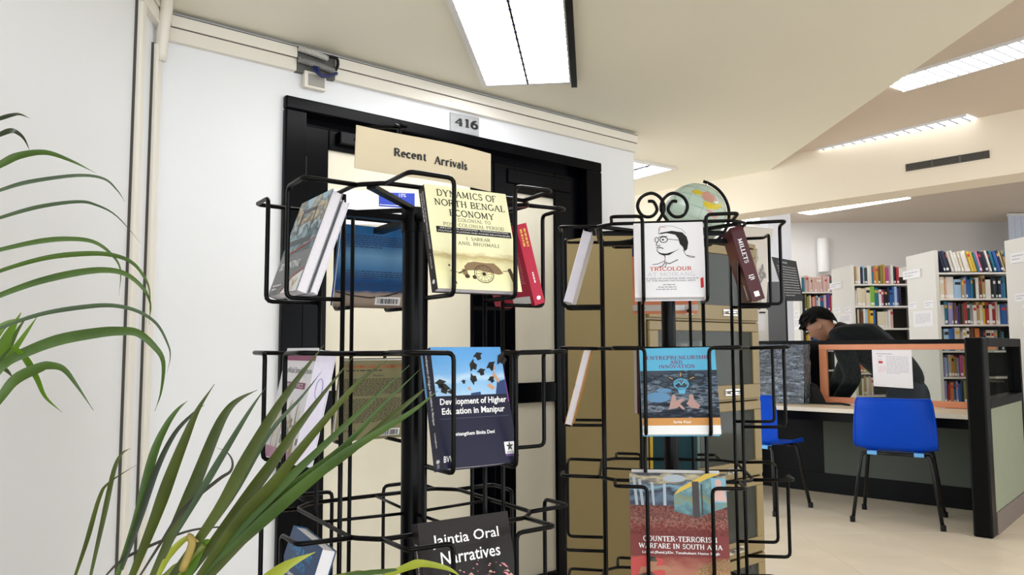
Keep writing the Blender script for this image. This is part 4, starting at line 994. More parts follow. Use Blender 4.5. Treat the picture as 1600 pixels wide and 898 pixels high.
# side screen: near post, far post, top rail, glass, green panel, kick board
SL = 1.28; SW = .11
MB().box((0, 0, 0), (SW, .14, HT)).build('post', M_kblack, car, bevel=.012)
MB().box((.02, SL - .05, 0), (SW, SL, HT)).build('post', M_kblack, car, bevel=.004)
MB().box((.02, .14, HT - .06), (SW, SL - .05, HT)).build('rail', M_kblack, car, bevel=.003)
MB().box((.02, .14, .80), (SW, SL - .05, .86)).build('rail', M_kblack, car, bevel=.003)
MB().box((.05, .14, .86), (.056, SL - .05, HT - .06)).build('side_glass', M_kglass, car)
MB().box((.03, .14, .14), (SW - .006, SL - .05, .80)).build('green_panel', M_kgreen, car)
MB().box((.02, .14, 0), (SW + .002, SL - .05, .14)).build('kick_board', M_kick, car)
# back screen with its window
ul = kv(1280, 560, DV1).x; U0 = kv(1150, 600, DV1).x
MB().box((U0, DV1, HT - .035), (0, DV1 + .05, HT)).build('top_rail', M_kblack, car, bevel=.003)
MB().box((U0, DV1 + .005, DZ), (ul, DV1 + .045, HT - .035)).build('back_panel', M_kblack, car)
MB().box((ul, DV1 - .004, HT - .035 - .045), (0.02, DV1 + .04, HT - .035)).build('window_frame', M_kor, car, bevel=.003)
MB().box((ul, DV1 - .004, DZ + .002), (0.02, DV1 + .04, DZ + .05)).build('window_frame', M_kor, car, bevel=.003)
MB().box((ul, DV1 - .004, DZ + .05), (ul + .06, DV1 + .04, HT - .08)).build('window_frame', M_kor, car, bevel=.003)
MB().box((ul + .06, DV1 + .014, DZ + .05), (0.0, DV1 + .020, HT - .08)).build('window_pane', M_kglass, car)
um = kv(1287, 690, DV1).x
MB().box((um, DV1 - .0, .16), (0, DV1 + .03, DZ - .045)).build('modesty_panel', M_kgreen2, car)
MB().box((U0, DV1 - .0, .16), (um, DV1 + .03, DZ - .045)).build('modesty_panel', M_kblack, car)  # black puts the shade under the desk into this panel's colour
MB().box((U0, DV1 - .01, 0), (0, DV1 + .03, .16)).build('plinth', M_kblack, car)
MB().box((U0, DV0, 0), (U0 + .04, DV1, DZ - .03)).build('end_support', M_kblack, car)
MB().box((U0, DV0, DZ - .032), (-.002, DV1 - .001, DZ)).build('desk_top', M_top, car, bevel=.004)
MB().box((U0, DV0 - .004, DZ - .03), (-.002, DV0, DZ - .002)).build('edge_strip', mat('desk_edge', '#f1ead9', .4), car)
MB().box((U0, DV0 + .02, DZ - .10), (-.002, DV0 + .04, DZ - .032)).build('apron', M_kblack, car)
c = kv(1452, 628, DV1)
MB().lathe([(.009, 0), (.009, .002)], 10, Matrix.Translation((c.x - .03, DV1 - .07, DZ))).build('cable_cap', M_dark, car)

# paper taped on the glass
q = [kv(*p, DV1 + .006) for p in ((1362, 543), (1424, 544), (1427, 607), (1365, 603))]
pa = emptyM('notice_paper', KM @ Matrix.Translation(q[3]), 'white printed timetable sheet taped to the carrel glass', 'notice')
qq = [Vector(x) - q[3] for x in q]
MB().prism(qq, (0, .0012, 0)).build('sheet', mat('notice_white', '#f3f1f7', .6), pa)
pf = lambda u, v: qq[3].lerp(qq[2], u).lerp(qq[0].lerp(qq[1], u), v) + Vector((0, -.001, 0))
nr = random.Random(3)
Print().lines(.12, .83, .82, .86, 1, nr, .6, .04).lines(.36, .34, .92, .80, 13, nr, .25, .06).lines(.16, .77, .30, .80, 1, nr, .6, .04).lay('print', mat('print_greyink', '#a9a7b4', .6), pa, pf)
Print().rect(.16, .60, .265, .66).lay('red_block', mat('print_redmark', '#c9283a', .5), pa, pf)
Print().lines(.14, .36, .34, .54, 5, nr, .25, .07).lines(.14, .68, .32, .72, 1, nr, .3, .07).lay('pink_print', mat('print_pinkmark', '#e3a3b4', .5), pa, pf)

# monitor under a plastic cover, on the desk
ma = kv(1186, 612, DV0 + .34); mb_ = kv(1262, 612, DV0 + .34)
mt = kv(1225, 538, DV0 + .34).z
mon = emptyM('covered_monitor', KM @ Matrix.Translation((ma.x - .02, DV0 + .30, DZ)), 'computer monitor wrapped in a clear plastic dust cover on the desk', 'monitor')
MWd = mb_.x - ma.x + .02; MH = mt - DZ
MB().box((MWd * .25, .03, 0), (MWd * .75, .16, .015)).build('stand', M_dark, mon, bevel=.004)
MB().box((MWd * .44, .09, .015), (MWd * .56, .11, .12)).build('neck', M_dark, mon)
MB().box((.015, .05, .06), (MWd - .015, .085, MH - .01)).build('screen', mat('monitor_dark', '#2b3038', .3), mon, bevel=.006)
pm = bpy.data.materials.new('plastic_wrap'); pm.use_nodes = True; MATS['plastic_wrap'] = pm
nt = pm.node_tree; bs = nt.nodes['Principled BSDF']; bs.inputs['Base Color'].default_value = lin('#848e9b'); bs.inputs['Roughness'].default_value = .12
bs.inputs['Metallic'].default_value = .75
tc = nt.nodes.new('ShaderNodeTexCoord'); nn = nt.nodes.new('ShaderNodeTexNoise'); nn.inputs['Scale'].default_value = 17; nn.inputs['Detail'].default_value = 3; nn.inputs['Distortion'].default_value = 1.8
mpn = nt.nodes.new('ShaderNodeMapping'); mpn.inputs['Scale'].default_value = (.5, 1, 1.3); nt.links.new(tc.outputs['Object'], mpn.inputs[0]); nt.links.new(mpn.outputs[0], nn.inputs['Vector'])
bp = nt.nodes.new('ShaderNodeBump'); bp.inputs['Strength'].default_value = 1.0; bp.inputs['Distance'].default_value = .06
nt.links.new(nn.outputs['Fac'], bp.inputs['Height']); nt.links.new(bp.outputs[0], bs.inputs['Normal'])
tp = nt.nodes.new('ShaderNodeBsdfTransparent'); mx = nt.nodes.new('ShaderNodeMixShader'); mx.inputs[0].default_value = .8
nt.links.new(tp.outputs[0], mx.inputs[1]); nt.links.new(bs.outputs[0], mx.inputs[2]); nt.links.new(mx.outputs[0], nt.nodes['Material Output'].inputs['Surface'])
def wrap(u, v):
    x = u * MWd; z = .005 + v * (MH - .005)
    bul = .02 * math.sin(math.pi * min(1, max(0, u))) - .02
    return Vector((x, bul + .012 * noise.noise(Vector((x * 14, z * 14, 2))) - .035 * (1 - v) ** 3, z))
w = MB().sheet(wrap, 22, 20)
w.sheet(lambda u, v: Vector((MWd + .006 * noise.noise(Vector((v * 7, u * 5, 1))), -.02 + u * .14, .005 + v * (MH - .005))), 6, 12)
w.sheet(lambda u, v: Vector((.006 * noise.noise(Vector((v * 7, u * 5, 8))), -.02 + u * .14, .005 + v * (MH - .005))), 6, 12)
w.sheet(lambda u, v: Vector((u * MWd, -.02 + v * .14, MH + .006 * noise.noise(Vector((u * 9, v * 5, 4))))), 12, 4)
w.build('plastic_cover', pm, mon, smooth=True)
# black bag and cable on the desk
bg = kv(1281, 611, DV1 - .10)
bag = emptyM('black_bag', KM @ Matrix.Translation((bg.x - .05, DV1 - .14, DZ)), 'small black cloth bag slumped on the desk beside the wrapped monitor', 'bag')
MB().sheet(lambda u, v: Vector((.11 * (u - .5) * 2 * (1 - .45 * v * v) - .03, .045 * math.sin(u * 6.283), .02 + .16 * v * (1 - .25 * math.sin(u * 9) * v))), 20, 6).lathe([(.1, 0), (.11, .02), (.05, .15), (.01, .17)], 12, Matrix.Diagonal((1, .45, 1, 1)).to_4x4() if False else Matrix.Scale(.45, 4, (0, 1, 0))).build('cloth', mat('black_cloth', '#0c0d10', .85), bag, smooth=True)
MB().tube(catmull([(.08, -.02, .01), (.16, -.04, .008), (.24, -.05, .012), (.33, -.09, .006)], 5), .009, 6).build('strap', MATS['black_cloth'], bag, smooth=True)

# ------------------------------------------------------------------ chairs
M_seat = mat('blue_plastic', '#0040b4', .45, spec=.15, var=.02, vscale=10)
M_leg = mat('chair_leg', '#0c0c0f', .3, spec=.3)
M_clip = mat('light_blue_clip', '#5fa4e0', .45)
def make_chair(loc, rz, label, s):
    """stacking chair; local +y is the way the sitter faces"""
    r = empty('stacking_chair', loc, rz, label, 'chair', 'blue stacking chairs at the carrel'); r.scale = (s, s, s)
    sh = [(-.205, .755, .40), (-.21, .735, .42), (-.19, .62, .445), (-.165, .52, .455), (-.145, .46, .455), (-.10, .435, .45), (0, .43, .44), (.12, .44, .43), (.19, .44, .41), (.215, .425, .38)]   # y, z, width
    def P(u, v, off=0.0):
        f = v * (len(sh) - 1); i = min(len(sh) - 2, int(f)); g = f - i
        y = sh[i][0] * (1 - g) + sh[i + 1][0] * g; z = sh[i][1] * (1 - g) + sh[i + 1][1] * g; w = sh[i][2] * (1 - g) + sh[i + 1][2] * g
        x = (u - .5) * w
        e = (abs(u - .5) * 2)
        lift = .035 * e ** 4
        back = max(0.0, min(1.0, (z - .46) / .2))
        return Vector((x, y + back * (lift * 1.3 + .02 * e * e) - off * back, z + (1 - back) * lift * .6 - off * (1 - back)))
    MB().sheet(lambda u, v: P(u, v), 14, 26).sheet(lambda u, v: P(u, v, .008), 14, 26).build('shell', M_seat, r, smooth=True, fix=False)
    # rolled rim of the shell
    rim = [P(0, i / 26, .004) for i in range(27)] + [P(i / 14, 1, .004) for i in range(1, 15)] + [P(1, 1 - i / 26, .004) for i in range(1, 27)] + [P(1 - i / 14, 0, .004) for i in range(1, 14)]
    MB().tube(rim, .008, 6, closed=True).build('shell_rim', M_seat, r, smooth=True)
    for sx in (-1, 1):
        MB().tube(rounded([(sx * .13, -.12, .418), (sx * .19, -.145, .418), (sx * .245, -.22, .0)], .04, 4), .0115, 8).build('leg', M_leg, r, smooth=True)
        MB().tube(rounded([(sx * .13, .12, .415), (sx * .185, .14, .415), (sx * .235, .21, .0)], .04, 4), .0115, 8).build('leg', M_leg, r, smooth=True)
        for (fx, fy) in ((.245, -.22), (.235, .21)):
            MB().lathe([(.016, 0), (.016, .03), (.013, .035)], 10, Matrix.Translation((sx * fx, fy, 0))).build('rubber_foot', M_dark, r)
        MB().box((sx * .13 - .028, -.152, .408), (sx * .13 + .028, -.10, .432)).build('clip', M_clip, r, bevel=.004)
    MB().tube([(-.19, -.14, .418), (.19, -.14, .418)], .010, 8).build('crossbar', M_leg, r, smooth=True)
    MB().tube([(-.185, .135, .415), (.185, .135, .415)], .010, 8).build('crossbar', M_leg, r, smooth=True)
    return r
lg0, lg1 = atz(1325, 818, 0), atz(1480, 826, 0)
cang = math.radians(-32)
cmid = (lg0 + lg1) / 2
CH = 1.12
fw = Vector((-math.sin(cang), math.cos(cang), 0))
make_chair((cmid.x + fw.x * .22 * CH, cmid.y + fw.y * .22 * CH, 0), cang, 'blue plastic chair with black legs, fully visible in front of the desk', CH)
lc = atz(1212, 797, 0)
cang2 = math.radians(-52)
make_chair((lc.x - .05, lc.y + .16, 0), cang2, 'blue plastic chair partly hidden behind the cabinet edge', CH)

# ================================================================== BOOK STACKS
M_shelf = mat('stack_paint', '#e4e2dc', .45, var=.01, vscale=3)
M_shelfw = mat('stack_shelf', '#eceae4', .4)
M_sback = mat('stack_inside', '#2f2d2b', .7)
PAL = {'navy': '#1d2547', 'black': '#17171b', 'white': '#e9e6df', 'cream': '#e4d9bf', 'yellow': '#e3bf45', 'teal': '#23778f', 'pink': '#d877b0', 'blue': '#2a5fa8', 'tan': '#b79868', 'brown': '#6b452e', 'peach': '#e2a987', 'light blue': '#a6c7e6', 'grey': '#a7a5a6', 'dark green': '#24423a', 'lavender': '#9a94c4', 'purple': '#57459a', 'red': '#b02a35', 'green': '#7cbf3a', 'orange': '#d2783a', 'magenta': '#b0417f', 'olive': '#8a8440', 'rose': '#d9b9b0', 'gold': '#c99a2e'}
COLS = list(PAL)
sr = random.Random(21)
bandm = [mat('spine_band_%d' % i, c, .5) for i, c in enumerate(('#f0eee8', '#c33a35', '#d9b24a', '#1e1e22'))]
def stack_row(name, x0, yf, length, label, side, shelves, rows, nrow):
    """double-sided steel book stack; near face at yf, end panel at x0"""
    D, Ht, zf = .56, 2.17, .0
    root = empty('bookcase', (x0, yf, 0), 0, label, 'bookcase', 'white steel book stacks')
    MB().box((0, 0, 0), (.035, D, Ht)).build('end_panel', M_shelf, root, bevel=.003)
    MB().box((length - .03, 0, 0), (length, D, Ht)).build('end_panel', M_shelf, root, bevel=.003)
    MB().box((.035, D / 2 - .006, .05), (length - .03, D / 2 + .006, Ht - .12)).build('divider', M_sback, root)
    MB().box((.035, .03, 0), (length - .03, D - .03, .07)).build('plinth', M_sback, root)
    for z in shelves:
        MB().box((.035, .004, z - .018), (length - .03, D - .004, z)).build('shelf', M_shelfw, root, bevel=.002)
    vis = length
    for si, z in enumerate(shelves):
        spec = rows.get(si)
        if spec is None: 
            if si > 5 or nrow == 0: continue
            spec = [sr.choice(COLS) for _ in range(nrow)]
        lean = si == 0 and side == 'right-hand'
        x = .05; k = 0
        for it in spec:
            c, w = it if isinstance(it, tuple) else (it, sr.uniform(.017, .034))
            if k >= 30: break
            h = sr.uniform(.185, .232) if not lean else sr.uniform(.20, .22)
            if x + w > length - .09: break
            M = Matrix.Translation((x0 + x, yf + .012 + sr.uniform(0, .02), z + .0005))
            if lean: M = M @ Matrix.Translation((.055, 0, 0)) @ Matrix.Rotation(math.radians(-15), 4, 'Y') @ Matrix.Translation((0, 0, 0))
            if lean: M = Matrix.Translation((0, 0, .008)) @ M
            o = simple_book('book', M, w, h, .16, mat('spine_' + c.replace(' ', '_'), PAL[c], .42), '%s book, %s from left on the %s shelf of the %s bookcase' % (c, ordn[k], ordn_shelf[si], side), 'books on the white stacks', band=sr.choice(bandm) if sr.random() < .35 else None, tag_=sr.random() < .6)
            x += w + (.0015 if not lean else .004); k += 1
    return root
ordn_shelf = ['top', 'second', 'third', 'fourth', 'fifth', 'sixth', 'seventh', 'eighth']
SHV = [1.945, 1.685, 1.425, 1.165, .905, .645, .385]
def end_x(px, py_top, yf): return aty(px, py_top, yf).x
YR, YM, YL, YN = 7.65, 9.0, 10.25, 6.45
xr = end_x(1465, 386, YR) - .035; xm = end_x(1334, 411, YM) - .035; xl = end_x(1252, 427, YL) - .035; xn = end_x(1568, 362, YN + .56)
w4 = lambda *a: list(a)
stack_row('r', xr, YR, 1.0, 'white steel bookcase with leaning books on its top shelf, nearest fully seen', 'right-hand', SHV, {
 0: ['navy', 'navy', 'black', 'white', 'white', 'white', 'cream', 'white', 'white', 'yellow', 'yellow', 'teal', 'pink', 'black', 'navy', 'white', 'black', 'teal', 'blue', 'navy', 'cream', 'tan', 'teal', 'blue'],
 1: [('cream', .045), ('peach', .02), ('white', .075), ('light blue', .07), ('tan', .02), 'grey', 'blue', 'blue', 'teal', 'black', 'white', 'brown', 'tan', ('white', .05), 'black', 'dark green', 'navy', 'black', 'blue', 'teal'],
 2: [('white', .04), 'teal', 'lavender', 'lavender', 'brown', 'purple', 'black', 'brown', 'red', 'dark green', 'grey', 'white', 'tan', 'cream', 'yellow', 'red', 'white', ('red', .035), 'rose', 'white', ('blue', .06), 'grey'],
 3: ['dark green', ('light blue', .05), 'blue', 'blue', ('cream', .05), 'grey', 'white', 'white', 'brown', 'brown', ('orange', .04), 'black', 'navy', ('cream', .05), 'white', 'grey', 'black', 'teal'],
}, 9)
stack_row('m', xm, YM, .80, 'white steel bookcase standing behind the bending person, middle of the row', 'middle', SHV, {
 0: ['tan', 'cream', 'white', 'navy', 'light blue', 'dark green', ('white', .05), 'teal', 'orange', 'gold', 'brown', 'olive', 'gold', ('magenta', .045), 'grey', 'white', 'black', 'red'],
 1: ['white', ('cream', .05), ('cream', .05), ('cream', .05), ('green', .05), ('teal', .05), 'white', 'magenta', 'black', 'black', 'navy', 'blue', 'blue', 'light blue', 'purple', 'navy'],
 2: ['black', 'cream', 'brown', 'brown', 'white', 'light blue', 'gold', ('yellow', .04), 'blue', 'black', ('cream', .09), 'white', 'white', 'rose'],
 3: ['brown', 'white', 'black', 'light blue', 'blue', 'yellow', 'teal', 'light blue', 'white', 'blue', 'navy', 'grey', 'red', 'teal'],
}, 6)
stack_row('l', xl, YL, .62, 'white steel bookcase farthest away, left of the bending person', 'farthest', SHV, {
 0: ['teal', 'grey'] + ['rose'] * 11 + ['brown', 'teal', 'blue'],
 1: ['black', 'olive', 'olive', 'cream', 'red', 'rose', 'orange', 'light blue', 'white', 'teal', 'blue', 'rose', 'purple', 'purple', 'red', 'cream'],
 3: ['gold', 'gold', 'yellow', 'white', 'brown', 'blue', 'blue', 'teal', 'white', 'red'],
}, 5)
stack_row('n', xn, YN, .9, 'white steel bookcase cut off by the right edge of the photo', 'right-edge', SHV, {0: ['navy', 'cream', 'red', 'teal', 'white', 'brown', 'grey', 'gold'], 1: ['white', 'blue', 'black', 'tan', 'dark green', 'orange', 'cream', 'purple']}, 0)
# signs and cards on the end panels (plane x = const)
M_sign = mat('sign_card', '#f0eff1', .55)
def end_sheet(name, xe, pxs, label, thick, n, cat='notice', bracket=False):
    q = [onp(*p, (xe - .001, 0, 0), Vector((-1, 0, 0))) for p in pxs]
    y0 = min(p.y for p in q); y1 = max(p.y for p in q); z0 = min(p.z for p in q); z1 = max(p.z for p in q)
    y0, y1 = q[1].y, q[0].y; zt = (q[0].z + q[1].z) / 2; zb = (q[2].z + q[3].z) / 2
    r = empty(name, (xe, (y0 + y1) / 2, zb), 0, label, cat, 'notices on the bookcase ends')
    W = abs(y1 - y0); Hh = zt - zb
    MB().box((-thick, -W/2, 0), (-.0005, W/2, Hh)).build('card', M_sign, r)
    Print().lines(.12, .2, .88, .85, n, nr, .3, .12).lay('print', mat('print_greyink', '#a9a7b4'), r, lambda u, v: Vector((-thick - .0006, (.5 - u) * W, v * Hh)))
def proj_sign(xe, ya, z, w, h, label):
    """sign held out from the end panel by a bracket, facing the aisle"""
    r = empty('aisle_sign', (xe, ya, z), 0, label, 'sign', 'aisle signs on the bookcase ends')
    MB().box((-w, -.006, 0), (w * .9, 0, h)).build('board', M_sign, r, bevel=.002)
    MB().box((-w * .1, 0, h * .2), (-.0005, .03, h * .5)).build('bracket', M_shelf, r)
    Print().lines(.12, .25, .88, .8, 2, nr, .35, .09).lay('print', mat('print_greyink2', '#8f8d98', .6), r, lambda u, v: Vector((-w + u * 1.9 * w, -.0066, v * h)))
def bands(xe, yf, nm, big, a, c, sh):
    p = onp(*big[0], (xe - .001, 0, 0), Vector((-1, 0, 0)))
    end_sheet('aisle_sign', xe, big, 'white aisle sign high on the end of the %s bookcase' % nm, .02, 2, 'sign')
    if a: end_sheet('small_card', xe, a, 'left small white card on the end of the %s bookcase' % nm, .003, 2)
    if c: end_sheet('small_card', xe, c, 'right small white card on the end of the %s bookcase' % nm, .003, 2)
    if sh: end_sheet('list_sheet', xe, sh, 'printed list sheet on the end of the %s bookcase' % nm, .002, 9)
bands(xr, YR, 'right-hand', ((1413, 423), (1440, 421), (1440, 434), (1413, 436)), ((1419, 473), (1433, 471), (1433, 481), (1419, 483)), ((1444, 470), (1459, 469), (1459, 480), (1444, 481)), ((1427, 487), (1457, 484), (1457, 509), (1427, 511)))
bands(xm, YM, 'middle', ((1298.5, 442), (1316, 440), (1316, 450), (1298.5, 452)), ((1305, 482), (1313, 481), (1313, 488), (1305, 489)), ((1320, 480), (1329, 479), (1329, 487), (1320, 488)), ((1310, 491), (1330, 489), (1330, 505), (1310, 507)))
bands(xl, YL, 'farthest', ((1222, 454), (1238, 452), (1238, 460), (1222, 462)), ((1228, 488), (1234, 487), (1234, 494), (1228, 495)), ((1241, 486), (1249, 485), (1249, 493), (1241, 494)), ((1233, 499), (1250, 496), (1250, 514), (1233, 516)))
bands(xn, YN, 'right-edge', ((1581, 395), (1606, 393), (1606, 409), (1581, 411)), ((1586, 459), (1604, 457), (1604, 470), (1586, 471)), None, ((1597, 476), (1606, 475), (1606, 510), (1597, 511)))

# ------------------------------------------------------------------ posters and low cabinet beside the carrel
py_ = 7.75
q = [aty(*p, py_) for p in ((1150, 353), (1209, 358), (1197, 500), (1150, 500))]
po = empty('hanging_poster', (q[3].x, py_, q[3].z), 0, 'large white hanging poster with a grey pencil drawing of a figure', 'poster')
def pos(u, v, e=0.0):
    p = q[3].lerp(q[2], u).lerp(q[0].lerp(q[1], u), v)
    return Vector((p.x, py_ - e + .05 * math.sin(v * 3.0) * u, p.z))
MB().sheet(lambda u, v: pos(u, v), 6, 14).sheet(lambda u, v: pos(u, v, -.002), 6, 14).build('sheet', mat('poster_white', '#e9e5dd', .6), po, world=True, smooth=True, fix=False)
Print().poly((.55, .10), (.62, .32), (.58, .45), (.66, .55), (.80, .62), (.95, .47), (.86, .46), (.78, .40), (.82, .25), (.80, .12), (.70, .05)).poly((.3, .55), (.45, .75), (.6, .78), (.66, .66), (.55, .58), (.5, .4), (.35, .3)).lay('drawing', art('pencil', [(0, '#8d8a86'), (.35, '#c9c5be'), (.5, '#77757a'), (.7, '#d5d1c9'), (1, '#9b9894')], dist=1.4, scale=7), po, lambda u, v: mw(po).inverted() @ pos(u, v, .003))
MB().tube([pos(0, 1.0) + Vector((0, 0, .006)), pos(1, 1.0) + Vector((0, 0, .006))], .006, 6).build('hanging_rod', M_lamptrim, po, world=True)
MB().tube([pos(.5, 1.0) + Vector((0, 0, .006)), Vector((pos(.5, 1).x, py_ + .01, SC))], .0015, 4).build('hanging_cord', M_lamptrim, po, world=True)
yb = 8.7
q2 = [aty(*p, yb) for p in ((1206, 401), (1244, 408), (1256, 470), (1228, 470))]
fl = [Vector((p.x, p.y, 0)) for p in (q2[3], q2[2])]
ps = empty('information_board', (q2[3].x, yb, 0), 0, 'black information board with lines of white text beside the column', 'board')
MB().prism([q2[0], q2[1], q2[2], q2[3]], (0, .015, 0)).build('board', mat('board_black', '#24262a', .5), ps, world=True)
Print().lines(.22, .87, .82, .95, 1, nr, .5, .06).lines(.1, .1, .92, .84, 12, nr, .4, .06).lay('lettering', mat('print_silver', '#9a9a9c', .5), ps, lambda u, v: mw(ps).inverted() @ (q2[3].lerp(q2[2], u).lerp(q2[0].lerp(q2[1], u), v) + Vector((0, -.0015, 0))))
for k in (0, 1):
    p = q2[3] if k == 0 else q2[2]
    MB().box((p.x - .012, yb, 0), (p.x + .012, yb + .02, p.z + .02)).build('leg', M_dark, ps, world=True)
qd = [aty(*p, 8.1) for p in ((1199, 440), (1226, 445), (1226, 530), (1197, 530))]  # dark colour carries the shaded side of something between poster and bookcase
gp = empty('grey_partition', (qd[3].x, 8.1, 0), 0, 'dark grey standing partition between the poster and the far bookcase', 'partition')
MB().box((qd[3].x, 8.1, .05), (qd[1].x, 8.14, qd[0].z)).build('panel', mat('partition_grey', '#5d6064', .6), gp, world=True, bevel=.004)
MB().box((qd[3].x - .02, 8.0, 0), (qd[1].x + .02, 8.24, .05)).build('base', M_dark, gp, world=True)
# low white cabinet with a notice
lw0, lw1 = aty(1120, 484, 7.4), aty(1200, 484, 7.4)
lcab = empty('steel_cupboard', ((lw0.x + lw1.x) / 2, 7.4, 0), 0, 'white steel cupboard with a paper notice below the hanging poster', 'cabinet')
hw = (lw1.x - lw0.x) / 2
MB().box((-hw, 0, 0), (hw, .25, lw0.z)).build('body', M_shelf, lcab, bevel=.004)
MB().box((-hw + .02, -.012, .1), (-.004, 0, lw0.z - .02)).build('door', M_shelf, lcab, bevel=.003)
MB().box((.004, -.012, .1), (hw - .02, 0, lw0.z - .02)).build('door', M_shelf, lcab, bevel=.003)
MB().box((hw - .09, -.018, lw0.z - .035), (hw - .03, -.012, lw0.z - .02)).build('label_holder', M_dark, lcab)
MB().box((hw - .12, -.014, lw0.z - .2), (hw - .04, -.0125, lw0.z - .05)).build('notice', M_sign, lcab)

# ================================================================== PERSON BENDING BEHIND THE CARREL
PY = 0.0
PV = DV1 + .36
_h = onp(1425, 615, KM @ Vector((0, PV, 0)), KV)
PMX = loc2((_h.x, _h.y, 0), KA); PMI = PMX.inverted()
def pp(px, py, dy=0.0): return PMI @ onp(px, py, KM @ Vector((0, PV + dy, 0)), KV)
def skin_mesh(nodes, edges, name, mats, parent, sub=2, root=0, vox=None, extra=None):
    me = bpy.data.meshes.new(name); me.from_pydata([tuple(n[0]) for n in nodes], edges, [])
    o = bpy.data.objects.new(name, me); C.objects.link(o)
    sk = o.modifiers.new('skin', 'SKIN'); sk.use_smooth_shade = True
    for i, n in enumerate(nodes):
        v = me.skin_vertices[0].data[i]; r = n[1]; v.radius = (r, r) if not isinstance(r, tuple) else r; v.use_root = (i == root)
    ss = o.modifiers.new('sub', 'SUBSURF'); ss.levels = sub; ss.render_levels = sub
    dg = bpy.context.evaluated_depsgraph_get()
    m2 = bpy.data.meshes.new_from_object(o.evaluated_get(dg))
    bpy.data.objects.remove(o); bpy.data.meshes.remove(me)
    vs = [v.co.copy() for v in m2.vertices]; fs = [tuple(p.vertices) for p in m2.polygons]; bpy.data.meshes.remove(m2)
    b = MB().add(vs, fs)
    if extra: 
        for e in extra: b.add(*e)
    if vox:
        tmp = b.build(name, mats, None, smooth=True); rm = tmp.modifiers.new('r', 'REMESH'); rm.mode = 'VOXEL'; rm.voxel_size = vox
        sm = tmp.modifiers.new('s', 'SMOOTH'); sm.iterations = 3; sm.factor = .5
        dg = bpy.context.evaluated_depsgraph_get(); m3 = bpy.data.meshes.new_from_object(tmp.evaluated_get(dg))
        b = MB().add([v.co.copy() for v in m3.vertices], [tuple(p.vertices) for p in m3.polygons]); bpy.data.objects.remove(tmp); bpy.data.meshes.remove(m3)
    return b.build(name, mats, parent, smooth=True, fix=False)
hipc = pp(1425, 615); foot = Vector((hipc.x, PY, 0))
person = emptyM('person', PMX, 'person in a dark jacket bending forward behind the glass screen', 'person')
SK = mat('skin_tone', '#9b6f56', .55, var=.05, vscale=20)
JK = mat('dark_jacket', '#0b1012', .75, spec=.2, var=.15, vscale=14, bump=.25, bscale=22)
TRs = mat('dark_trousers', '#1b2a3c', .8)
HR = mat('black_hair', '#030303', .7, spec=.12, bump=.6, bscale=120)
hd = pp(1281, 508); nk = pp(1306, 517)
# head: looks to the left and down
HL_ = .128
def head_mesh():
    face = Matrix.Translation(hd) @ Matrix.Rotation(math.radians(38), 4, 'Y').inverted()
    # local frame of the head: -x = face forward, z = up; tilted forwards (face down-left)
    face = Matrix.Translation(hd) @ Matrix.Rotation(math.radians(-38), 4, 'Y')
    vs = []; fs = []; nu, nv = 32, 24
    for j in range(nv + 1):
        th = math.pi * j / nv
        for i in range(nu):
            ph = 2 * math.pi * i / nu
            x = math.sin(th) * math.cos(ph); y = math.sin(th) * math.sin(ph); z = math.cos(th)
            px_, py2, pz = x * .118, y * .088, z * .142
            if z < 0:                                   # jaw narrows and comes forward
                k = -z; px_ = px_ * (1 - .22 * k) - .022 * k; py2 *= (1 - .28 * k)
            f = max(0.0, -x)
            pz2 = pz
            # brow, nose, lips, chin on the front
            c = math.exp(-(y / .16) ** 2) * (1 if x < 0 else 0)
            px_ -= c * .030 * math.exp(-((z + .16) / .12) ** 2)             # nose
            px_ -= c * .010 * math.exp(-((z + .48) / .07) ** 2)             # lips
            px_ -= c * .012 * math.exp(-((z + .80) / .10) ** 2)             # chin
            cb = math.exp(-((abs(y) - .35) / .18) ** 2) * (1 if x < 0 else 0)
            px_ -= cb * .006 * math.exp(-((z - .18) / .08) ** 2)            # brow
            px_ += cb * .010 * math.exp(-((z - .02) / .08) ** 2)            # eye sockets
            vs.append(face @ Vector((px_, py2, pz2)))
    for j in range(nv):
        for i in range(nu):
            fs.append((j * nu + i, j * nu + (i + 1) % nu, (j + 1) * nu + (i + 1) % nu, (j + 1) * nu + i))
    return vs, fs, face
hv, hf, FM = head_mesh()
hips = pp(1422, 612); waist = pp(1400, 572); chest = pp(1352, 537); upch = pp(1326, 526)
dpt = .17
def sidep(p, s, d=dpt): return p + Vector((0.03 * s, s * d, 0))
ns = [(hips, (.11, .11)), (waist, (.13, .13)), (chest, (.16, .16)), (upch, (.12, .13)), (nk, (.062, .062)), (hd, (.07, .07)),
      (sidep(upch, -1, .15), .075), (pp(1335, 590, -.20), .055), (pp(1300, 640, -.24), .042), (pp(1292, 652, -.25), .035),
      (sidep(upch, 1, .15), .075), (pp(1312, 592, .20), .055), (pp(1282, 640, .2), .042), (pp(1272, 652, .2), .035),
      (hips + Vector((.0, -.08, -.12)), .075), (Vector((hips.x - .03, PY - .11, .48)), .07), (Vector((hips.x + .02, PY - .12, .07)), .045), (Vector((hips.x - .12, PY - .13, .035)), .035),
      (hips + Vector((.0, .08, -.12)), .075), (Vector((hips.x + .04, PY + .11, .48)), .07), (Vector((hips.x + .12, PY + .12, .07)), .045), (Vector((hips.x - .02, PY + .13, .035)), .035)]
es = [(0, 1), (1, 2), (2, 3), (3, 4), (4, 5), (3, 6), (6, 7), (7, 8), (8, 9), (3, 10), (10, 11), (11, 12), (12, 13), (0, 14), (14, 15), (15, 16), (16, 17), (0, 18), (18, 19), (19, 20), (20, 21)]
fing = []
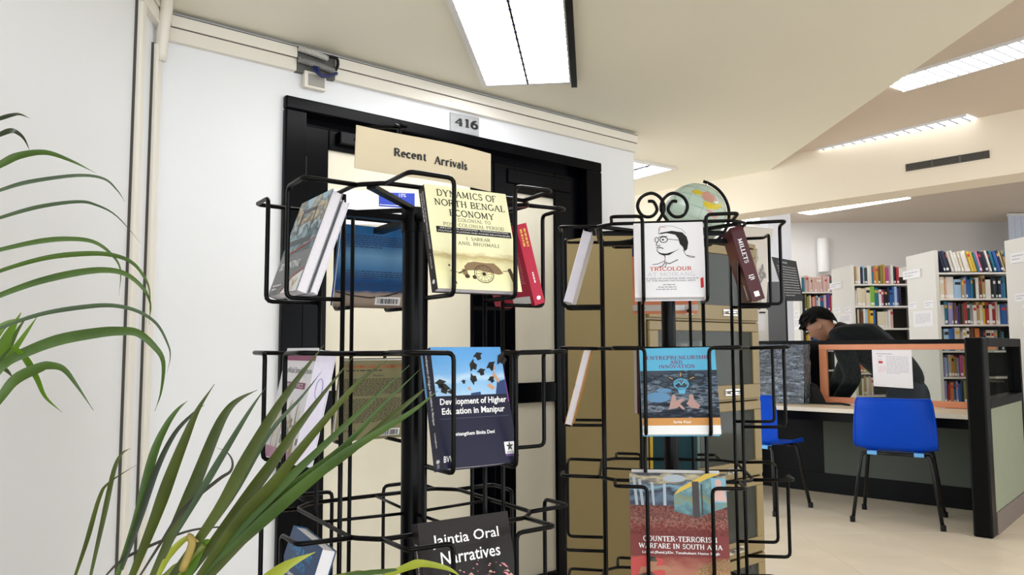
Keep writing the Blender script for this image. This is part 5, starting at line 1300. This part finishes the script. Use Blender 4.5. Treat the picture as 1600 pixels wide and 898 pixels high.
for hand, sgn in ((pp(1290, 655, -.25), -1), (pp(1270, 655, .2), 1)):
    pm_ = MB().lathe([(.005, -.0), (.034, .01), (.04, .05), (.034, .085), (.01, .09)], 10, Matrix.Translation(hand + Vector((.02, 0, .015))) @ Matrix.Rotation(math.radians(-115), 4, 'Y') @ Matrix.Scale(.5, 4, (1, 0, 0)))
    for k in range(4):
        y = hand.y + (k - 1.5) * .019; l = (.062, .072, .068, .052)[k]
        p0 = Vector((hand.x - .055, y, hand.z - .01))
        pm_.tube([p0, p0 + Vector((-l * .5, 0, -.012)), p0 + Vector((-l * .85, 0, -.035))], [.010, .009, .007], 8)
    pm_.tube([hand + Vector((.0, -sgn * .03, -.0)), hand + Vector((-.03, -sgn * .055, -.015)), hand + Vector((-.055, -sgn * .055, -.03))], [.012, .011, .008], 8)
    fing.append((pm_.v, pm_.f))
skin_mesh(ns, es, 'body', SK, person, 2, 0, .011, [(hv, hf)] + fing)
# ears
for s in (-1, 1):
    e = MB().lathe([(.004, -.010), (.026, -.008), (.032, 0), (.028, .006), (.016, .002), (.004, 0)], 14, FM @ Matrix.Translation((.012, s * .083, -.012)) @ Matrix.Rotation(s * math.radians(-80), 4, 'X') @ Matrix.Scale(1.3, 4, (0, 1, 0)))
    e.build('ear', SK, person, smooth=True)
for s in (-1, 1):
    MB().lathe([(.001, -.011), (.009, -.006), (.011, 0), (.009, .006), (.001, .011)], 10, FM @ Matrix.Translation((-.092, s * .034, .0))).build('eye', mat('eye_white', '#d8d2cc', .3), person, smooth=True)
    MB().tube([FM @ Vector((-.112, s * .018, .028)), FM @ Vector((-.110, s * .04, .033)), FM @ Vector((-.096, s * .06, .026))], .005, 6).build('eyebrow', HR, person, smooth=True)
# hair: thick cap with tufts, sweeping forward over the brow
hb = MB(); vs = []; nu, nv = 40, 18; hr_ = random.Random(2)
for j in range(nv + 1):
    for i in range(nu):
        ph = 2 * math.pi * i / nu; c = math.cos(ph)
        lim = math.radians(70 + 48 * max(0, c) ** 1.5 + 3 * math.sin(5 * ph))      # lower at the back
        th = lim * j / nv
        x = math.sin(th) * math.cos(ph); y = math.sin(th) * math.sin(ph); z = math.cos(th)
        g = 1.0 + .05 * noise.noise(Vector((x * 4, y * 4, z * 4))) + .04 * noise.noise(Vector((x * 11, y * 11, z * 11)))
        p = Vector((x * .146 * g + .006, y * .112 * g, z * .172 * g + .006))
        if c < 0 and j > nv * .55: p.x -= .022 * (-c) * (j / nv - .55) * 2
        vs.append(FM @ p)
fs = [(j * nu + i, j * nu + (i + 1) % nu, (j + 1) * nu + (i + 1) % nu, (j + 1) * nu + i) for j in range(nv) for i in range(nu)]
hb.add(vs, fs)
for k in range(150):
    ph = hr_.uniform(0, 2 * math.pi); th = math.radians(hr_.uniform(5, 62) + (25 if math.cos(ph) > 0 else 0))
    d = Vector((math.sin(th) * math.cos(ph), math.sin(th) * math.sin(ph), math.cos(th)))
    p = Vector((d.x * .130, d.y * .100, d.z * .160 + .004)); fwd = Vector((-.045, hr_.uniform(-.01, .01), -.008)) if d.x < .3 else Vector((.012, 0, -.03))
    hb.tube([FM @ p, FM @ (p + d * .016 + fwd * .5), FM @ (p + d * .014 + fwd)], [.012, .009, .001], 5)
hb.build('hair', HR, person, smooth=True, fix=False)
# jacket over torso and arms, with a stand-up collar
jn = [(hips + Vector((.02, 0, -.05)), (.19, .20)), (waist, (.175, .185)), (chest + Vector((0, 0, .012)), (.185, .20)), (upch + Vector((.005, 0, .0)), (.14, .165)), (nk.lerp(upch, .35), (.088, .09)),
      (sidep(upch, -1, .155), .098), (pp(1335, 590, -.20), .078), (pp(1303, 636, -.24), .058),
      (sidep(upch, 1, .155), .098), (pp(1312, 592, .20), .078), (pp(1284, 636, .2), .058)]
skin_mesh(jn, [(0, 1), (1, 2), (2, 3), (3, 4), (3, 5), (5, 6), (6, 7), (3, 8), (8, 9), (9, 10)], 'jacket', JK, person, 2, 0, .014)
ca = (nk - upch).normalized()
cm = Matrix.Translation(nk.lerp(upch, .25)) @ ca.to_track_quat('Z', 'Y').to_matrix().to_4x4()
MB().lathe([(.098, -.03), (.093, .01), (.088, .035), (.080, .035), (.082, 0), (.088, -.03)], 20, cm).build('collar', JK, person, smooth=True)
tn = [(hips + Vector((.01, 0, -.01)), (.20, .21)), (hips + Vector((.0, -.10, -.13)), .135), (Vector((hips.x - .03, PY - .11, .48)), .085), (Vector((hips.x + .02, PY - .12, .10)), .07),
      (hips + Vector((.0, .10, -.13)), .135), (Vector((hips.x + .04, PY + .11, .48)), .085), (Vector((hips.x + .12, PY + .12, .10)), .07), (hips + Vector((-.05, 0, .14)), (.165, .175))]
skin_mesh(tn, [(0, 7), (0, 1), (1, 2), (2, 3), (0, 4), (4, 5), (5, 6)], 'trousers', TRs, person, 2, 0, .014)
for s, hx in ((-1, hips.x + .0), (1, hips.x + .10)):
    MB().box((hx - .17, PY + s * .125 - .045, 0), (hx + .08, PY + s * .125 + .045, .075)).build('shoe', mat('shoe_black', '#15151a', .4), person, bevel=.03)

# ================================================================== PALM IN THE LEFT FOREGROUND
PXp, PYp = -0.70, 0.98
palm = empty('potted_palm', (PXp, PYp, 0), 0, 'potted palm with long arching leaflets in the left foreground', 'potted plant')
def leafmat(name, c1, c2):
    m = bpy.data.materials.new(name); m.use_nodes = True; MATS[name] = m
    nt = m.node_tree; b = nt.nodes['Principled BSDF']; b.inputs['Roughness'].default_value = .4
    b.inputs['Subsurface Weight'].default_value = 0.0
    tc = nt.nodes.new('ShaderNodeTexCoord'); n = nt.nodes.new('ShaderNodeTexNoise'); n.inputs['Scale'].default_value = 14; n.inputs['Detail'].default_value = 4
    nt.links.new(tc.outputs['Object'], n.inputs['Vector'])
    r = nt.nodes.new('ShaderNodeValToRGB'); r.color_ramp.elements[0].position = .35; r.color_ramp.elements[1].position = .65
    r.color_ramp.elements[0].color = lin(c1); r.color_ramp.elements[1].color = lin(c2)
    nt.links.new(n.outputs['Fac'], r.inputs[0]); nt.links.new(r.outputs[0], b.inputs['Base Color'])
    tl = nt.nodes.new('ShaderNodeBsdfTranslucent'); nt.links.new(r.outputs[0], tl.inputs[0])
    mx = nt.nodes.new('ShaderNodeMixShader'); mx.inputs[0].default_value = .28
    nt.links.new(b.outputs[0], mx.inputs[1]); nt.links.new(tl.outputs[0], mx.inputs[2]); nt.links.new(mx.outputs[0], nt.nodes['Material Output'].inputs['Surface'])
    return m
LG = leafmat('leaf_green', '#3f5a25', '#4f6b2c'); LD_ = leafmat('leaf_dark', '#2a3522', '#384529'); LB_ = leafmat('leaf_bright', '#557d17', '#688f24')
LGY = leafmat('leaf_greygreen', '#455741', '#556a4c'); LY = leafmat('leaf_yellow', '#99a52a', '#b4bb48'); LO = leafmat('leaf_olive', '#3d4a16', '#515e1e'); LK = leafmat('leaf_dry', '#33342c', '#474638')
def leaflet(pts, wpx, d0, d1, m, twist=0.0, name='leaflet', tip=.04, base=.45):
    """pts: image polyline; the leaf lies at distance d0 (base) to d1 (tip) from the camera"""
    n = len(pts); P = []
    for i, (x, y) in enumerate(pts):
        d = d0 + (d1 - d0) * i / (n - 1)
        P.append(aty(x, y, d))
    C3 = catmull(P, 5); k = len(C3)
    b = MB(); rows = []
    for i, p in enumerate(C3):
        t = C3[min(k - 1, i + 1)] - C3[max(0, i - 1)]; t.normalize()
        view = (p - CO).normalized()
        side = t.cross(view)
        side = side.normalized() if side.length > 1e-4 else Vector((0, 0, 1))
        f = i / (k - 1)
        prof = (base + (1 - base) * min(1, f / .3)) * (1.0 if f < .35 else max(tip, 1 - ((f - .35) / .65) ** 1.15))
        w = wpx / 1200.0 * d0 * .5 * prof * 1.08
        a = twist * math.sin(f * 3.0 + .4)
        nrm = side.cross(t).normalized()
        sd = side * math.cos(a) + nrm * math.sin(a)
        rows.append((p - sd * w + nrm * w * .22, p - nrm * w * .12, p + sd * w + nrm * w * .22))
    vs = [v for r in rows for v in r]
    fs = []
    for i in range(k - 1):
        a = i * 3; fs += [(a, a + 1, a + 4, a + 3), (a + 1, a + 2, a + 5, a + 4)]
    b.add(vs, fs)
    return b.build(name, m, palm, world=True, smooth=True, fix=False)
U = [
 ([(-40, 200), (0, 185), (22, 179), (33, 179), (47, 185)], 7, LD_), ([(-40, 228), (0, 210), (18, 204), (30, 209), (39, 219), (47, 236)], 9, LD_),
 ([(-45, 282), (0, 257), (30, 243), (71, 238), (111, 251), (149, 270)], 13, LG), ([(-45, 312), (0, 297), (45, 284), (120, 274), (162, 279), (183, 297), (195, 315)], 7, LGY),
 ([(-45, 356), (0, 340), (60, 323), (120, 315), (150, 320), (183, 338), (220, 380)], 7, LGY), ([(-45, 402), (0, 390), (60, 377), (105, 373), (144, 377), (171, 394), (188, 420), (186, 462)], 9, LG),
 ([(-45, 442), (9, 420), (75, 402), (135, 396), (174, 398), (205, 409), (225, 432), (234, 457), (233, 507)], 9, LG), ([(-45, 482), (0, 461), (62, 439), (125, 425), (170, 422), (200, 430), (225, 452), (235, 475), (234, 500)], 12, LG),
 ([(-45, 530), (0, 512), (62, 491), (125, 480), (175, 477), (215, 486), (245, 506), (262, 537), (266, 557), (261, 582)], 8, LGY), ([(-45, 612), (0, 575), (25, 557), (87, 532), (150, 520), (187, 517), (215, 520), (240, 540), (255, 565), (252, 610), (242, 642)], 19, LG),
 ([(-45, 680), (0, 622), (25, 592), (62, 574), (80, 571), (100, 577), (120, 602), (146, 641)], 18, LG), ([(-30, 612), (0, 552), (15, 520), (33, 488)], 24, LB_),
 ([(-25, 610), (8, 566), (37, 525), (60, 492)], 12, LB_), ([(-20, 590), (8, 555), (28, 515), (44, 492)], 9, LG), ([(20, 540), (40, 560), (57, 590), (71, 620), (97, 644)], 11, LB_), ([(-15, 560), (10, 578), (20, 590)], 8, LG), ([(-35, 560), (-5, 520), (12, 505), (30, 497)], 16, LB_),
]
for i, (p, w, m) in enumerate(U):
    leaflet(p, w, 0.93 + .006 * (i % 4), 1.02 + .01 * (i % 5), m, twist=.5 * (1 if i % 2 else -1))
Lw = [
 ([(112, 915), (135, 847), (155, 778), (170, 754), (213, 726)], 7, LO), ([(138, 915), (161, 812), (178, 735), (190, 709), (204, 700)], 8, LO),
 ([(178, 915), (213, 812), (239, 712), (259, 666), (277, 640), (293, 626)], 14, LG), ([(190, 890), (216, 818), (244, 735), (273, 677), (305, 643), (320, 632)], 10, LD_),
 ([(200, 915), (239, 818), (267, 741), (290, 683), (309, 640), (335, 600)], 19, LO), ([(215, 905), (250, 850), (287, 795), (340, 750), (360, 736), (363, 720), (354, 706), (338, 699)], 6, LK),
 ([(160, 905), (190, 875), (240, 850), (300, 828), (360, 823), (405, 829)], 5, LK),
 ([(232, 915), (273, 824), (302, 761), (336, 677), (356, 640), (376, 622), (402, 609)], 20, LO), ([(270, 842), (316, 764), (359, 692), (391, 640), (415, 605)], 11, LGY),
 ([(258, 915), (339, 801), (388, 712), (431, 640), (470, 585), (506, 539)], 20, LO), ([(295, 868), (360, 780), (420, 678), (471, 620), (502, 581)], 9, LGY),
 ([(282, 915), (359, 812), (417, 735), (455, 681), (497, 625), (551, 558)], 19, LO), ([(300, 915), (370, 815), (425, 757), (489, 678), (558, 599), (605, 563)], 18, LO),
 ([(305, 915), (385, 815), (440, 758), (497, 704), (574, 632), (640, 570)], 16, LG), ([(312, 910), (400, 810), (458, 758), (535, 699), (599, 632), (656, 577)], 14, LG),
 ([(315, 915), (410, 812), (471, 758), (548, 704), (640, 627), (668, 603)], 18, LO), ([(300, 920), (380, 842), (470, 762), (548, 702), (640, 645), (684, 610)], 19, LG),
 ([(280, 925), (300, 880), (318, 850), (330, 842)], 18, LB_), ([(300, 915), (320, 897), (350, 876)], 16, LB_), ([(398, 930), (421, 905), (450, 882), (493, 862)], 24, LY),
 ([(590, 905), (640, 884), (662, 880), (700, 888), (722, 902)], 13, LY), ([(540, 898), (600, 892), (640, 886)], 8, LG), ([(240, 915), (262, 870), (285, 845), (300, 838), (303, 846)], 11, LY),
]
for i, (p, w, m) in enumerate(Lw):
    leaflet(p, w, 0.99 + .006 * (i % 3), 0.99 + .014 * (i % 4), m, twist=.45 * (1 if i % 2 else -1))
# stems (rachis), sheath, pot: out of the frame but carrying the leaflets
M_stem = mat('palm_stem', '#6f7a34', .5, var=.15, vscale=10)
MB().tube(catmull([(PXp, PYp, .35), aty(-60, 800, .95), aty(-45, 560, .94), aty(-45, 330, .94), aty(-40, 200, .94)], 5), [.011] * 5 + [.008] * 8 + [.005] * 8, 8).build('frond_stem', M_stem, palm, world=True, smooth=True)
MB().tube(catmull([(PXp + .02, PYp - .02, .33), aty(150, 1010, 1.0), aty(262, 905, 1.0), aty(318, 850, 1.0)], 5), [.012] * 6 + [.009] * 6 + [.005] * 4, 8).build('frond_stem', M_stem, palm, world=True, smooth=True)
MB().tube(catmull([(PXp + .03, PYp + .01, .33), aty(300, 1010, 1.0), aty(430, 930, 1.0), aty(560, 898, 1.0), aty(600, 893, 1.0)], 5), [.010] * 8 + [.006] * 8 + [.003] * 5, 8).build('frond_stem', M_stem, palm, world=True, smooth=True)
MB().tube(catmull([aty(285, 890, .985), aty(300, 850, .98), aty(296, 838, .985), aty(310, 846, .985)], 4), [.005] * 4 + [.005] * 5 + [.0015] * 4, 6).build('dry_sheath', mat('dry_sheath', '#a08b4a', .7, var=.2, vscale=20), palm, world=True, smooth=True)
MB().tube([(0, 0, .25), (.0, 0, .40)], [.05, .03], 10).build('trunk', M_stem, palm, smooth=True)
MB().lathe([(.10, 0), (.12, .02), (.15, .26), (.165, .26), (.165, .29), (.14, .29), (.135, .255), (.005, .25)], 28).build('pot', mat('terracotta', '#8d5a3e', .7, var=.1, vscale=12), palm, smooth='angle')
MB().lathe([(.134, .24), (.134, .258), (.005, .264)], 20).build('soil', mat('soil', '#2c221a', .9, var=.3, vscale=40), palm)
